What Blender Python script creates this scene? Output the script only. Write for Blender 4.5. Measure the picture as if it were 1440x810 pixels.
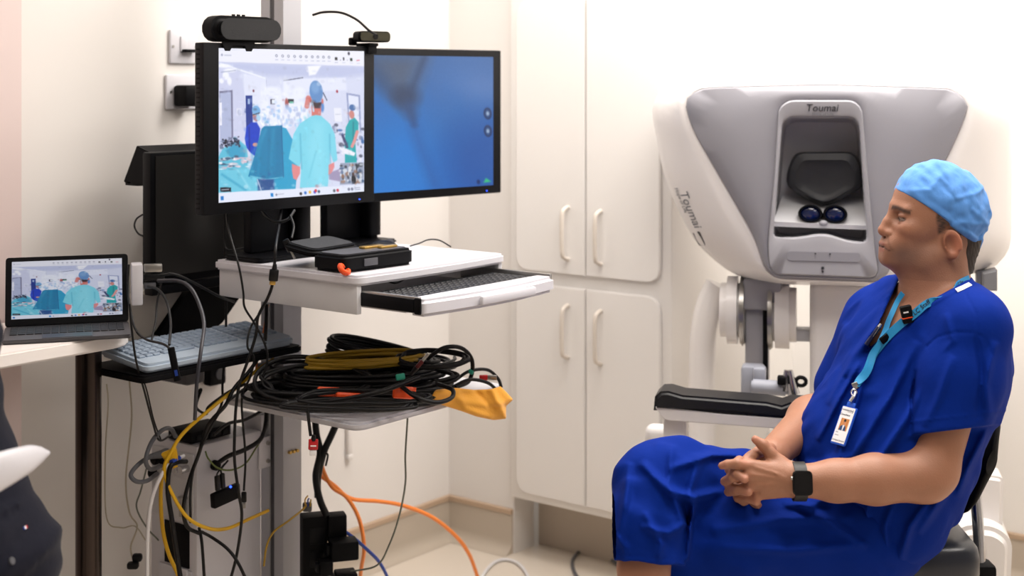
import bpy, bmesh, math, random
import numpy as np
from mathutils import Vector, Matrix
from mathutils.bvhtree import BVHTree

for o in list(bpy.data.objects): bpy.data.objects.remove(o)
scene = bpy.context.scene
COL = scene.collection
random.seed(7); RNG = np.random.default_rng(7)

# ------------------------------------------------------------------ camera
CAMZ, FPX, HORIZON = 1.45, 2000.0, 115.0
cam = bpy.data.cameras.new('camera'); camo = bpy.data.objects.new('camera', cam); COL.objects.link(camo)
camo.location = (0, 0, CAMZ); camo.rotation_euler = (math.pi/2, 0, 0)
cam.sensor_width = 36; cam.lens = FPX/1440*36
cam.shift_y = -(405-HORIZON)/1440
cam.clip_start = .05; cam.clip_end = 60
cam.dof.use_dof = True; cam.dof.focus_distance = 2.98; cam.dof.aperture_fstop = 2.8
scene.camera = camo

def lin(c):
    if isinstance(c, str): c = tuple(int(c[i:i+2], 16)/255 for i in (0, 2, 4))
    return tuple((x/12.92 if x <= .04045 else ((x+.055)/1.055)**2.4) for x in c)

# frames: room and cart share one orientation
TH = math.atan2(.788, .6157)
ROOM = Matrix.Translation((-.2, 4.53, 0)) @ Matrix.Rotation(TH, 4, 'Z')
CART = Matrix.Translation((-.3255, 3.0, 0)) @ Matrix.Rotation(TH, 4, 'Z')
CEIL = 2.6

# ------------------------------------------------------------------ world, light, exposure
w = bpy.data.worlds.new('world'); scene.world = w; w.use_nodes = True
w.node_tree.nodes['Background'].inputs[0].default_value = (*lin('fff6ee'), 1)
w.node_tree.nodes['Background'].inputs[1].default_value = .3
LIGHTS = [  # room x, room y, size x, size y, watts
    (-.25, -1.6, .6, 1.2, 42), (-.7, -.7, .6, .6, 12), (-1.45, -2.1, .6, 1.2, 16), (-2.2, -.62, .6, .6, 3.5), (-2.2, -3.9, .6, 1.2, 6),
    (.2, -3.0, .6, .6, 15)]
for (lx, ly, sx, sy, e) in LIGHTS:
    L = bpy.data.lights.new('ceiling_panel_light', 'AREA'); L.shape = 'RECTANGLE'; L.size = sx; L.size_y = sy; L.energy = e
    L.color = lin('fffaf5')
    lo = bpy.data.objects.new('ceiling_panel_light', L); COL.objects.link(lo)
    lo.matrix_world = ROOM @ Matrix.Translation((lx, ly, CEIL-.035))
vs = scene.view_settings
vs.view_transform = 'Standard'; vs.look = 'None'; vs.gamma = 1; vs.exposure = 0.0; vs.use_curve_mapping = False

# ------------------------------------------------------------------ materials
MATS = {}
def M(name, col='808080', rough=.5, metal=0, bump=0, bscale=200, var=0, vscale=8, emit=0, attr=None, trans=0, ior=1.45, coat=0, sheen=0, stretch=None, sss=0, spec=.5):
    if name in MATS: return MATS[name]
    m = bpy.data.materials.new(name); m.use_nodes = True; nt = m.node_tree; N = nt.nodes; b = N['Principled BSDF']
    c = (*lin(col), 1)
    b.inputs['Base Color'].default_value = c; b.inputs['Roughness'].default_value = rough; b.inputs['Metallic'].default_value = metal
    b.inputs['Transmission Weight'].default_value = trans; b.inputs['IOR'].default_value = ior
    b.inputs['Specular IOR Level'].default_value = spec; b.inputs['Coat Weight'].default_value = coat; b.inputs['Sheen Weight'].default_value = sheen
    if sss:
        b.inputs['Subsurface Weight'].default_value = sss; b.inputs['Subsurface Radius'].default_value = (.012, .005, .003); b.inputs['Subsurface Scale'].default_value = 1
    tc = N.new('ShaderNodeTexCoord'); mp = N.new('ShaderNodeMapping'); nt.links.new(tc.outputs['Object'], mp.inputs[0])
    if stretch: mp.inputs['Scale'].default_value = stretch
    src = None
    if attr:
        a = N.new('ShaderNodeAttribute'); a.attribute_name = attr; src = a.outputs['Color']
    if var:
        n = N.new('ShaderNodeTexNoise'); n.inputs['Scale'].default_value = vscale; n.inputs['Detail'].default_value = 5
        nt.links.new(mp.outputs[0], n.inputs['Vector'])
        r = N.new('ShaderNodeMapRange'); r.inputs['To Min'].default_value = 1-var; r.inputs['To Max'].default_value = 1+var
        nt.links.new(n.outputs['Fac'], r.inputs['Value'])
        x = N.new('ShaderNodeVectorMath'); x.operation = 'SCALE'
        if src is not None: nt.links.new(src, x.inputs[0])
        else: x.inputs[0].default_value = c[:3]
        nt.links.new(r.outputs[0], x.inputs['Scale']); src = x.outputs[0]
    if src is not None: nt.links.new(src, b.inputs['Base Color'])
    if bump:
        n = N.new('ShaderNodeTexNoise'); n.inputs['Scale'].default_value = bscale; n.inputs['Detail'].default_value = 4
        nt.links.new(mp.outputs[0], n.inputs['Vector'])
        bp = N.new('ShaderNodeBump'); bp.inputs['Strength'].default_value = bump; bp.inputs['Distance'].default_value = .002
        nt.links.new(n.outputs['Fac'], bp.inputs['Height']); nt.links.new(bp.outputs[0], b.inputs['Normal'])
    if emit:
        b.inputs['Emission Strength'].default_value = emit
        if attr:
            nt.links.new(src, b.inputs['Emission Color']); nt.links.remove(b.inputs['Base Color'].links[0]) ; b.inputs['Base Color'].default_value = (.01, .01, .01, 1)
        else: b.inputs['Emission Color'].default_value = c
    MATS[name] = m
    return m

m_wall = M('wall_paint', 'e6e2de', .55, bump=.05, bscale=300, var=.012, vscale=2)
m_wallw = M('white_wall_paint', 'f3f0ec', .5, bump=.04, bscale=300, var=.01, vscale=2)
m_pink = M('pinkish_wall', 'e2d0cd', .55, bump=.05, bscale=300, var=.01)  # a little pinker than the other walls, for the pier
m_ceil = M('ceiling_paint', 'f2f0ec', .8, bump=.05, var=.01)
m_floor = M('cream_vinyl', 'dbd0c2', .28, bump=.02, bscale=60, var=.03, vscale=5)
m_skirt = M('taupe_vinyl', 'bdb1a2', .4, bump=.02, var=.03)
m_tan = M('tan_edge', 'bba28a', .5, var=.04)
m_cab = M('cabinet_laminate', 'ebe8e5', .35, bump=.02, bscale=80, var=.01)
m_handle = M('cream_handle', 'd9d0c5', .35, var=.02)
m_white = M('white_plastic', 'd0cfd5', .35, bump=.015, bscale=400, var=.012)
m_whitec = M('console_white', 'eae6e4', .28, bump=.01, bscale=200, var=.012, coat=.2)
m_pale = M('pale_grey_plastic', 'c9c9cc', .4, var=.015)
m_grey = M('console_grey', '8e8d94', .38, bump=.02, bscale=300, var=.015)
m_greyl = M('console_light_grey', '9d9ca2', .35, var=.015)
m_greyd = M('dark_grey_plastic', '4b4b50', .45, var=.03)
m_alu = M('anodised_aluminium', 'b3b3b9', .42, .2, var=.02, bump=.02, bscale=90, stretch=(1, 1, .05))
m_alud = M('dark_aluminium', '7f8190', .45, .5, var=.02)
m_chrome = M('chrome', 'cfcfd2', .16, 1, var=.02)
m_steel = M('brushed_steel', 'a9a7a4', .3, .9, var=.04)
m_black = M('black_plastic', '090a0e', .45, spec=.18, bump=.03, bscale=500, var=.06)
m_blackm = M('matt_black', '08080b', .6, spec=.15, bump=.05, bscale=400, var=.08)
m_screenoff = M('dark_screen', '15161a', .25, var=.05)
m_rubber = M('black_cable', '09090c', .42, spec=.35, bump=.03, bscale=300, var=.1)
m_greycable = M('grey_cable', '595a5f', .45, var=.06)
m_beigecable = M('beige_cable', 'b3a996', .5, var=.05)
m_whitecable = M('white_cable', 'dcdadb', .45, var=.03)
m_yellow = M('yellow_cable', 'd9a914', .42, var=.05)
m_olive = M('mustard_cable', 'a8861c', .42, var=.06)
m_orange = M('orange_cable', 'f0883a', .42, var=.04)
m_blue = M('blue_cable', '1f3f9a', .4, var=.05)
m_greencable = M('grey_green_cable', '6c7064', .5, var=.05)
m_orangep = M('orange_plastic', 'e8501c', .4, var=.04)
m_green = M('green_tape', '1f8f78', .5, var=.05)
m_red = M('red_connector', 'b81c22', .4, var=.05)
m_gold = M('gold_contact', 'c9a45a', .3, .9, var=.04)
m_cloth = M('yellow_duster', 'f2ab3c', .85, bump=.5, bscale=260, var=.06, vscale=30, sheen=.3)
m_bronze = M('bronze_tube', '3b332f', .22, .9, var=.12, vscale=6, stretch=(20, 20, 1))
m_tabletop = M('table_laminate', 'ece6e2', .35, var=.01)
m_bluekey = M('pale_blue_keyboard', 'a9b7c6', .45, var=.02)
m_bluekeyd = M('blue_grey_key', '8998aa', .45, var=.05)
m_scrub = M('royal_blue_cotton', '022681', .85, bump=.75, bscale=30, var=.07, vscale=14, spec=.12)
m_navy = M('navy_cotton', '0a0c1c', .85, bump=.7, bscale=30, var=.1, vscale=12, sheen=.05, spec=.2)
m_cap = M('pale_blue_nonwoven', '4f8ad2', .75, bump=.8, bscale=60, var=.14, vscale=45, sheen=.1, stretch=(1, 1, .5))
m_hair = M('dark_hair', '2d241f', .55, bump=1.0, bscale=150, var=.4, vscale=120, stretch=(1, 1, .25))
m_skin = M('skin', 'b07a5c', .5, attr='Col', bump=.22, bscale=340, var=.06, vscale=45, sss=.12)
m_strap = M('cyan_ribbon', '2490c8', .6, bump=.2, bscale=600, var=.05)
m_text = M('dark_print', '26262c', .6, var=.03)
m_textg = M('grey_print', '6d7076', .6, var=.03)
m_badge = M('white_card', 'f0eeee', .35, var=.01)
m_holder = M('blue_badge_holder', '1f55c4', .35, var=.02)
m_glass = M('watch_glass', '0b0b0d', .08, coat=.5, var=.02)
m_lens = M('blue_lens', '071a4a', .05, coat=1, var=.1)
m_vinylseat = M('navy_vinyl', '20242f', .3, bump=.06, bscale=120, var=.06)
m_led = M('blue_led', '2a50ff', emit=4)
m_picture = M('lit_screen', attr='Col', emit=1.0, rough=.2)
m_print = M('colour_print', attr='Col', rough=.35)
m_diff = M('lit_diffuser', 'fff4e8', emit=2.5)

# ------------------------------------------------------------------ helpers
def at(px, py, d): return Vector(((px-720)/FPX*d, d, CAMZ-(py-HORIZON)/FPX*d))
def onz(px, py, z):
    d = (CAMZ-z)*FPX/(py-HORIZON); return at(px, py, d)
def mworld(o):
    m = o.matrix_basis.copy(); p = o.parent
    while p: m = p.matrix_basis @ m; p = p.parent
    return m
def tag(o, label, cat, group=None, kind=None):
    if label: o['label'] = label
    if cat: o['category'] = cat
    if group: o['group'] = group
    if kind: o['kind'] = kind
    return o
def thing(name, label, cat, loc=(0, 0, 0), group=None, frame=None):
    o = bpy.data.objects.new(name, None); COL.objects.link(o); o.empty_display_size = .05
    o.matrix_basis = (frame or Matrix.Identity(4)) @ Matrix.Translation(loc)
    return tag(o, label, cat, group)
def link(name, me, parent=None):
    """me is in world coordinates; the object gets its origin at the bottom centre or follows its parent"""
    o = bpy.data.objects.new(name, me); COL.objects.link(o)
    n = len(me.vertices); co = np.empty(n*3, np.float32); me.vertices.foreach_get('co', co); co = co.reshape(-1, 3)
    c = (co.min(0)+co.max(0))/2; c[2] = co[:, 2].min()
    me.transform(Matrix.Translation(-Vector(c.tolist())))
    if parent:
        o.parent = parent; o.matrix_basis = mworld(parent).inverted() @ Matrix.Translation(Vector(c.tolist()))
    else: o.location = c.tolist()
    return o
def obj(name, bm, mat, parent=None, frame=None, ang=35, label=None):
    if frame is not None: bm.transform(frame)
    bmesh.ops.recalc_face_normals(bm, faces=bm.faces)
    me = bpy.data.meshes.new(name); bm.to_mesh(me); bm.free()
    for m in (mat if isinstance(mat, (list, tuple)) else [mat]): me.materials.append(m)
    me.polygons.foreach_set('use_smooth', [True]*len(me.polygons)); me.set_sharp_from_angle(angle=math.radians(ang))
    o = link(name, me, parent)
    if label: o['label'] = label
    return o
def struct(name, bm, mat, frame=None, ang=35):
    o = obj(name, bm, mat, None, frame, ang); o['kind'] = 'structure'; return o
def new(): return bmesh.new()
def merge(bm, t, mx=None, mi=0):
    if mx is not None: t.transform(mx)
    for f in t.faces: f.material_index = mi
    me = bpy.data.meshes.new('tmp'); t.to_mesh(me); t.free(); bm.from_mesh(me); bpy.data.meshes.remove(me)
    return bm
def box(bm, c, s, bev=0, mx=None, seg=2, mi=0):
    t = new(); bmesh.ops.create_cube(t, size=1)
    bmesh.ops.scale(t, vec=s, verts=t.verts)
    if bev: bmesh.ops.bevel(t, geom=t.edges[:], offset=min(bev, min(s)*.49), segments=seg, profile=.5, affect='EDGES')
    bmesh.ops.translate(t, vec=c, verts=t.verts)
    return merge(bm, t, mx, mi)
def cyl(bm, a, b, r, r2=None, n=20, bev=0, mi=0):
    a = Vector(a); b = Vector(b); d = b-a; t = new()
    bmesh.ops.create_cone(t, cap_ends=True, segments=n, radius1=r, radius2=r if r2 is None else r2, depth=d.length)
    if bev: bmesh.ops.bevel(t, geom=[e for e in t.edges if any(len(f.verts) > 4 for f in e.link_faces)], offset=bev, segments=2, affect='EDGES')
    return merge(bm, t, Matrix.Translation((a+b)/2) @ d.to_track_quat('Z', 'Y').to_matrix().to_4x4(), mi)
def ball(bm, c, r, n=12, sc=(1, 1, 1), mx=None, mi=0):
    t = new(); bmesh.ops.create_uvsphere(t, u_segments=n*2, v_segments=n, radius=r)
    bmesh.ops.scale(t, vec=sc, verts=t.verts); bmesh.ops.translate(t, vec=c, verts=t.verts)
    return merge(bm, t, mx, mi)
def rounded(pts, r, n=5):
    """polygon with its corners rounded; r one radius or one per corner"""
    out = []; k = len(pts)
    for i in range(k):
        p0, p, p1 = Vector(pts[i-1]), Vector(pts[i]), Vector(pts[(i+1) % k]); rr = r[i] if isinstance(r, (list, tuple)) else r
        if rr <= 0: out.append(tuple(p)); continue
        a = (p0-p); b = (p1-p); q = min(rr, a.length*.48, b.length*.48); A = p+a.normalized()*q; B = p+b.normalized()*q
        for j in range(n+1):
            t = j/n; out.append(tuple(A*(1-t)**2+p*2*t*(1-t)+B*t*t))
    return out
def prism(bm, pts, h, bev=0, mx=None, seg=2, mi=0):
    """2D polygon in local XY extruded from z=0 to h"""
    t = new(); vs_ = [t.verts.new((x, y, 0)) for x, y in pts]; f = t.faces.new(vs_)
    r = bmesh.ops.extrude_face_region(t, geom=[f]); bmesh.ops.translate(t, vec=(0, 0, h), verts=[v for v in r['geom'] if isinstance(v, bmesh.types.BMVert)])
    bmesh.ops.recalc_face_normals(t, faces=t.faces)
    if bev:
        es = [e for e in t.edges if any(len(fc.verts) > 4 or abs(fc.normal.z) > .9 for fc in e.link_faces) and abs(e.verts[0].co.z-e.verts[1].co.z) < 1e-6]
        bmesh.ops.bevel(t, geom=es, offset=bev, segments=seg, affect='EDGES', clamp_overlap=True)
    return merge(bm, t, mx, mi)
def loft(bm, rings, cap0=True, cap1=True, closed=True, mi=0):
    R = [[bm.verts.new(p) for p in r] for r in rings]; n = len(R[0])
    for a, b in zip(R, R[1:]):
        for i in range(n if closed else n-1):
            f = bm.faces.new((a[i], a[(i+1) % n], b[(i+1) % n], b[i])); f.material_index = mi
    if cap0: bm.faces.new(R[0][::-1]).material_index = mi
    if cap1: bm.faces.new(R[-1]).material_index = mi
    return bm
def spline(pts, n=10, closed=False):
    P = np.array([tuple(p) for p in pts], float)
    if closed: Q = np.vstack([P[-1], P, P[0], P[1]])
    else: Q = np.vstack([2*P[0]-P[1], P, 2*P[-1]-P[-2]])
    out = []
    for i in range(1, len(Q)-2):
        p0, p1, p2, p3 = Q[i-1:i+3]
        for t in np.linspace(0, 1, n, endpoint=False):
            out.append(.5*((2*p1)+(-p0+p2)*t+(2*p0-5*p1+4*p2-p3)*t*t+(-p0+3*p1-3*p2+p3)*t**3))
    if not closed: out.append(Q[-2])
    return np.array(out)
def tube(bm, path, r, n=8, mi=0, caps=True):
    P = np.asarray(path, float); k = len(P); rr = np.full(k, r) if np.isscalar(r) else np.asarray(r)
    T = np.gradient(P, axis=0); T /= np.linalg.norm(T, axis=1)[:, None]+1e-9
    up = np.array([0, 0, 1.]) if abs(T[0][2]) < .9 else np.array([1., 0, 0]); nrm = np.cross(T[0], up); nrm /= np.linalg.norm(nrm)
    rings = []
    for i in range(k):
        nrm = nrm-T[i]*nrm.dot(T[i]); nrm /= np.linalg.norm(nrm)+1e-9; b = np.cross(T[i], nrm)
        rings.append([tuple(P[i]+rr[i]*(math.cos(a)*nrm+math.sin(a)*b)) for a in np.linspace(0, 2*math.pi, n, endpoint=False)])
    return loft(bm, rings, caps, caps, True, mi)
def cable(name, label, pts, r, mat, cat='cable', group=None, n=8, parent=None):
    """pts are (px, py, distance)"""
    bm = tube(new(), spline([at(*p) for p in pts], n), r)
    o = obj(name, bm, mat, parent, ang=80)
    return tag(o, label, cat, group) if not parent else o
def textmesh(s, size, mx, mat, name, parent, shear=0, extrude=.0006, spacing=1.0):
    cu = bpy.data.curves.new('tmp', 'FONT'); cu.body = s; cu.size = size; cu.align_x = 'CENTER'; cu.align_y = 'CENTER'; cu.shear = shear; cu.extrude = extrude; cu.resolution_u = 3; cu.space_character = spacing
    t = bpy.data.objects.new('tmp', cu); COL.objects.link(t); dg = bpy.context.evaluated_depsgraph_get()
    me = bpy.data.meshes.new_from_object(t.evaluated_get(dg)); bpy.data.objects.remove(t); bpy.data.curves.remove(cu)
    me.name = name; me.transform(mx); me.materials.clear(); me.materials.append(mat)
    return link(name, me, parent)
def basis(o, x, y, z=None):
    x = Vector(x).normalized(); y = Vector(y); y = (y-x*y.dot(x)).normalized(); z = x.cross(y)
    m = Matrix((x, y, z)).transposed().to_4x4(); m.translation = Vector(o); return m
def polar(pts, c, n=96):
    """outline resampled by angle about c"""
    P = np.array(pts, float)-np.array(c); out = []
    for a in np.linspace(0, 2*math.pi, n, endpoint=False):
        d = np.array([math.cos(a), math.sin(a)]); best = 0
        for i in range(len(P)):
            p, q = P[i], P[(i+1) % len(P)]; e = q-p; den = d[0]*e[1]-d[1]*e[0]
            if abs(den) < 1e-9: continue
            t = (p[0]*e[1]-p[1]*e[0])/den; s = (p[0]*d[1]-p[1]*d[0])/den
            if t > 0 and -1e-6 <= s <= 1+1e-6: best = max(best, t)
        out.append((c[0]+best*d[0], c[1]+best*d[1]))
    return out

# ---- implicit surfaces (for people and soft things)
F32 = np.float32
def A3(p): return np.array(tuple(p), F32)
def smin(a, b, k):
    h = np.clip(.5+.5*(b-a)/k, 0, 1); return b+(a-b)*h-k*h*(1-h)
def smax(a, b, k): return -smin(-a, -b, k)
def sph(P, c, r): return np.linalg.norm(P-A3(c), axis=1)-F32(r)
def rc(P, a, b, ra, rb):
    a = A3(a); ba = A3(b)-a; q = P-a; t = np.clip(q@ba/(ba@ba), 0, 1)
    return np.linalg.norm(q-t[:, None]*ba, axis=1)-(F32(ra)+t*F32(rb-ra))
def chain(P, pts, k):
    """pts: (point, radius) joints"""
    d = None
    for (a, ra), (b, rb) in zip(pts, pts[1:]):
        e = rc(P, a, b, ra, rb); d = e if d is None else smin(d, e, k)
    return d
def ell(P, c, axes, r):
    q = (P-A3(c))@np.array(axes, F32).T; r = np.array(r, F32)
    k0 = np.linalg.norm(q/r, axis=1); k1 = np.linalg.norm(q/(r*r), axis=1)+1e-6
    return k0*(k0-1)/k1
def polyd(X, Y, pts):
    """signed distance to a 2D polygon"""
    d = np.full(X.shape, 1e9, F32); s = np.ones(X.shape, F32); n = len(pts)
    for i in range(n):
        ax, ay = pts[i]; bx, by = pts[i-1]; ex, ey = bx-ax, by-ay; wx, wy = X-ax, Y-ay
        t = np.clip((wx*ex+wy*ey)/(ex*ex+ey*ey), 0, 1); d = np.minimum(d, (wx-ex*t)**2+(wy-ey*t)**2)
        c1 = Y >= ay; c2 = Y < by; c3 = ex*wy > ey*wx
        s = np.where((c1 & c2 & c3) | (~c1 & ~c2 & ~c3), -s, s)
    return s*np.sqrt(d)
def lined(X, Y, pts):
    d = np.full(X.shape, 1e9, F32)
    for (ax, ay), (bx, by) in zip(pts, pts[1:]):
        ex, ey = bx-ax, by-ay; t = np.clip(((X-ax)*ex+(Y-ay)*ey)/(ex*ex+ey*ey), 0, 1)
        d = np.minimum(d, (X-ax-ex*t)**2+(Y-ay-ey*t)**2)
    return np.sqrt(d)
def fold(X, Y, pts, w_, am):
    """height of a cloth fold that fades out at both ends of its line"""
    L = [math.hypot(b[0]-a[0], b[1]-a[1]) for a, b in zip(pts, pts[1:])]; tot = sum(L); d = np.full(X.shape, 1e9, F32); tt = np.zeros(X.shape, F32); acc = 0
    for (ax, ay), (bx, by), l in zip(pts, pts[1:], L):
        ex, ey = bx-ax, by-ay; t = np.clip(((X-ax)*ex+(Y-ay)*ey)/(l*l), 0, 1); e = (X-ax-ex*t)**2+(Y-ay-ey*t)**2; c = e < d
        d = np.where(c, e, d); tt = np.where(c, (acc+t*l)/tot, tt); acc += l
    return F32(am)*np.exp(-d/(w_*w_))*np.sqrt(np.clip(np.sin(math.pi*tt), 0, 1)+1e-6)
def pix(P): return 720+P[:, 0]/P[:, 1]*FPX, HORIZON+(CAMZ-P[:, 2])/P[:, 1]*FPX
def wob(P, lo, hi, n, seed):
    """cloth-like unevenness: n waves of random direction, wavelength lo..hi in the units of P"""
    g = np.random.default_rng(seed); out = np.zeros(len(P), F32); warp = np.zeros(len(P), F32)
    for k in range(n):
        v = g.normal(size=3); v /= np.linalg.norm(v); f_ = 2*math.pi/math.exp(g.uniform(math.log(lo), math.log(hi)))
        w1 = (P@(v*f_).astype(F32))+F32(g.uniform(0, 6.3))+1.3*warp; s_ = np.sin(w1); out += s_; warp = .6*warp+.6*s_
    return out/F32(math.sqrt(n))
def netmesh(f, lo, hi, h, B=8, slack=1.5):
    """naive surface nets over the blocks near the surface"""
    lo = np.array(lo, float); hi = np.array(hi, float); nb = np.ceil((hi-lo)/(h*B)).astype(int); n = nb*B
    g = np.stack(np.meshgrid(*[np.arange(k) for k in nb], indexing='ij'), -1).reshape(-1, 3)
    d = f((lo+(g+.5)*B*h-.5*h).astype(F32))
    D = np.empty(n, F32)
    D5 = D.reshape(nb[0], B, nb[1], B, nb[2], B).transpose(0, 2, 4, 1, 3, 5)
    D5[...] = np.where(d > 0, 1, -1).reshape(*nb, 1, 1, 1)
    act = g[np.abs(d) < B*h*.87*slack]
    off = np.stack(np.meshgrid(*[np.arange(B)]*3, indexing='ij'), -1).reshape(-1, 3)
    for i in range(0, len(act), 600):
        a = act[i:i+600]; P = (lo+(a[:, None]*B+off[None])*h).reshape(-1, 3).astype(F32)
        D5[a[:, 0], a[:, 1], a[:, 2]] = f(P).reshape(-1, B, B, B)
    S = D < 0
    cnt = np.zeros(n-1, np.int8)
    for i in (0, 1):
        for j in (0, 1):
            for k in (0, 1): cnt += S[i:n[0]-1+i, j:n[1]-1+j, k:n[2]-1+k]
    cells = np.argwhere((cnt > 0) & (cnt < 8))
    idx = np.full(n-1, -1, np.int32); idx[cells[:, 0], cells[:, 1], cells[:, 2]] = np.arange(len(cells))
    acc = np.zeros((len(cells), 3)); num = np.zeros(len(cells))
    corners = [(i, j, k) for i in (0, 1) for j in (0, 1) for k in (0, 1)]
    for c0 in corners:
        for ax in range(3):
            if c0[ax]: continue
            c1 = list(c0); c1[ax] = 1
            v0 = D[tuple((cells+c0).T)]; v1 = D[tuple((cells+c1).T)]; x = (v0 < 0) != (v1 < 0)
            t = np.where(x, v0/np.where(x, v0-v1, 1), 0); p = np.array(c0, float)[None].repeat(len(cells), 0); p[:, ax] += t
            acc[x] += p[x]; num += x
    V = lo+(cells+acc/num[:, None])*h
    quads = []
    for ax in range(3):
        b, c = (ax+1) % 3, (ax+2) % 3
        sl0 = [slice(1, n[i]-1) for i in range(3)]; sl1 = list(sl0); sl0[ax] = slice(0, n[ax]-1); sl1[ax] = slice(1, n[ax])
        s0, s1 = S[tuple(sl0)], S[tuple(sl1)]; e = np.argwhere(s0 != s1)
        if not len(e): continue
        inside = s0[tuple(e.T)]; e = e.copy(); e[:, b] += 1; e[:, c] += 1
        q = []
        for ob, oc in ((-1, -1), (0, -1), (0, 0), (-1, 0)):
            w_ = e.copy(); w_[:, b] += ob; w_[:, c] += oc; q.append(idx[tuple(w_.T)])
        q = np.stack(q, 1); q[~inside] = q[~inside][:, ::-1]; quads.append(q)
    return V, np.concatenate(quads)
def meshobj(name, V, Q, mat, parent=None, colfn=None):
    me = bpy.data.meshes.new(name); me.vertices.add(len(V)); me.vertices.foreach_set('co', np.asarray(V, F32).ravel())
    me.loops.add(Q.size); me.loops.foreach_set('vertex_index', Q.ravel().astype(np.int32))
    me.polygons.add(len(Q)); me.polygons.foreach_set('loop_start', np.arange(0, Q.size, 4, dtype=np.int32)); me.polygons.foreach_set('use_smooth', np.ones(len(Q), bool))
    me.update(calc_edges=True); me.validate()
    if colfn is not None:
        C = colfn(np.asarray(V, F32)) if callable(colfn) else colfn
        a = me.color_attributes.new('Col', 'FLOAT_COLOR', 'POINT'); a.data.foreach_set('color', np.hstack([C, np.ones((len(V), 1))]).astype(F32).ravel())
    me.materials.append(mat)
    return link(name, me, parent)

# ---- flat pictures (screens, cards) painted as a grid of coloured points
def homog(src):
    """homography from 4 points (TL TR BR BL) to the unit square"""
    Aq = []; bq = []
    for (x, y), (u, v) in zip(src, ((0, 0), (1, 0), (1, 1), (0, 1))):
        Aq += [[x, y, 1, 0, 0, 0, -u*x, -u*y], [0, 0, 0, x, y, 1, -v*x, -v*y]]; bq += [u, v]
    h = np.linalg.solve(np.array(Aq, float), np.array(bq, float)); return np.append(h, 1).reshape(3, 3)
class Canvas:
    def __init__(s, W, H, corners, bg):
        s.W, s.H = W, H; Hm = np.linalg.inv(homog(corners)); u, v = np.meshgrid((np.arange(W))/(W-1), (np.arange(H))/(H-1))
        q = np.stack([u, v, np.ones_like(u)], -1)@Hm.T; s.X, s.Y = q[..., 0]/q[..., 2], q[..., 1]/q[..., 2]
        s.U, s.V = u, v; s.c = np.ones((H, W, 3))*np.array(bg)/255
    def put(s, d, col, soft=1.2, a=1):
        m = np.clip(.5-d/soft, 0, 1)[..., None]*a; s.c = s.c*(1-m)+m*np.array(col)/255
    def poly(s, pts, col, soft=1.2, a=1): s.put(polyd(s.X, s.Y, pts), col, soft, a)
    def line(s, pts, w_, col, soft=1.2, a=1): s.put(lined(s.X, s.Y, pts)-w_/2, col, soft, a)
    def oval(s, x, y, rx, ry, col, soft=1.2, a=1):
        s.put((np.hypot((s.X-x)/rx, (s.Y-y)/ry)-1)*min(rx, ry), col, soft, a)
    def rect(s, x0, y0, x1, y1, col, soft=1.2, a=1): s.poly([(x0, y0), (x1, y0), (x1, y1), (x0, y1)], col, soft, a)
    def mesh(s, name, mx, w_, h_, mat, parent, gain=1.0):
        """local X right, Y up, centred"""
        c = np.clip(s.c, 0, 1); c = np.where(c <= .04045, c/12.92, ((c+.055)/1.055)**2.4)*gain
        V = np.stack([(s.U-.5)*w_, (.5-s.V)*h_, np.zeros_like(s.U)], -1).reshape(-1, 3)
        i = np.arange(s.W*s.H).reshape(s.H, s.W); Q = np.stack([i[1:, :-1], i[1:, 1:], i[:-1, 1:], i[:-1, :-1]], -1).reshape(-1, 4)
        R = np.array(mx); V = V@R[:3, :3].T+R[:3, 3]
        return meshobj(name, V, Q, mat, parent, c.reshape(-1, 3))

# ================================================================== the room
def wallbox(name, x0, x1, y0, y1, z0, z1, mat): return struct(name, box(new(), ((x0+x1)/2, (y0+y1)/2, (z0+z1)/2), (x1-x0, y1-y0, z1-z0)), mat, ROOM)
wallbox('floor', -5.1, 1.0, -5.1, .1, -.06, 0, m_floor)
wallbox('ceiling', -5.1, 1.0, -5.1, .1, CEIL, CEIL+.06, m_ceil)
wallbox('wall_left', -5.1, .1, 0, .1, 0, CEIL, m_wall)
wallbox('wall_right', 0, .1, -.262, 0, 0, CEIL, m_wall)
wallbox('wall_back', .72, .82, -5.1, -.84, 0, CEIL, m_wallw)
wallbox('wall_side', .56, .72, -.84, -.80, 0, CEIL, m_wallw)
m_far = M('low_bounce_wall', 'a9a7a6', .6, bump=.05, var=.01)  # unseen walls greyed to cut bounce light and deepen contrast
wallbox('wall_rear', -5.1, -5.0, -5.0, 0, 0, CEIL, m_far)
wallbox('wall_front', -5.0, .72, -5.1, -5.0, 0, CEIL, m_far)
wallbox('wall_pier', -2.7, -1.587, -.08, 0, 0, CEIL, m_pink)

def skirting(name, p0, p1, nrm, trimname):
    """coved vinyl skirting with a tan cap, along p0-p1 (room xy), nrm points into the room"""
    prof = [(0, 0), (.045, 0)]+[(.045-.039*math.sin(a), .039-.039*math.cos(a)) for a in np.linspace(.15, math.pi/2, 6)]+[(.006, .12), (0, .12)]
    p0 = Vector(p0); p1 = Vector(p1); nv = Vector(nrm)
    bm = loft(new(), [[(*(p+nv*(x+.0005)), z+.0005) for x, z in prof] for p in (p0, p1)]); struct(name, bm, m_skirt, ROOM)
    bm = loft(new(), [[(*(p+nv*(x+.0005)), z) for x, z in ((0, .1206), (.009, .1206), (.009, .134), (.003, .137), (0, .137))] for p in (p0, p1)]); struct(trimname, bm, m_tan, ROOM)
skirting('baseboard_left', (-1.58, 0), (0, 0), (0, -1), 'trim_1')
skirting('baseboard_right', (0, 0), (0, -.258), (-1, 0), 'trim_2')
skirting('baseboard_back', (.72, -.845), (.72, -4.95), (-1, 0), 'trim_3')
skirting('baseboard_side', (.165, -.84), (.715, -.84), (0, -1), 'trim_4')

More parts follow.
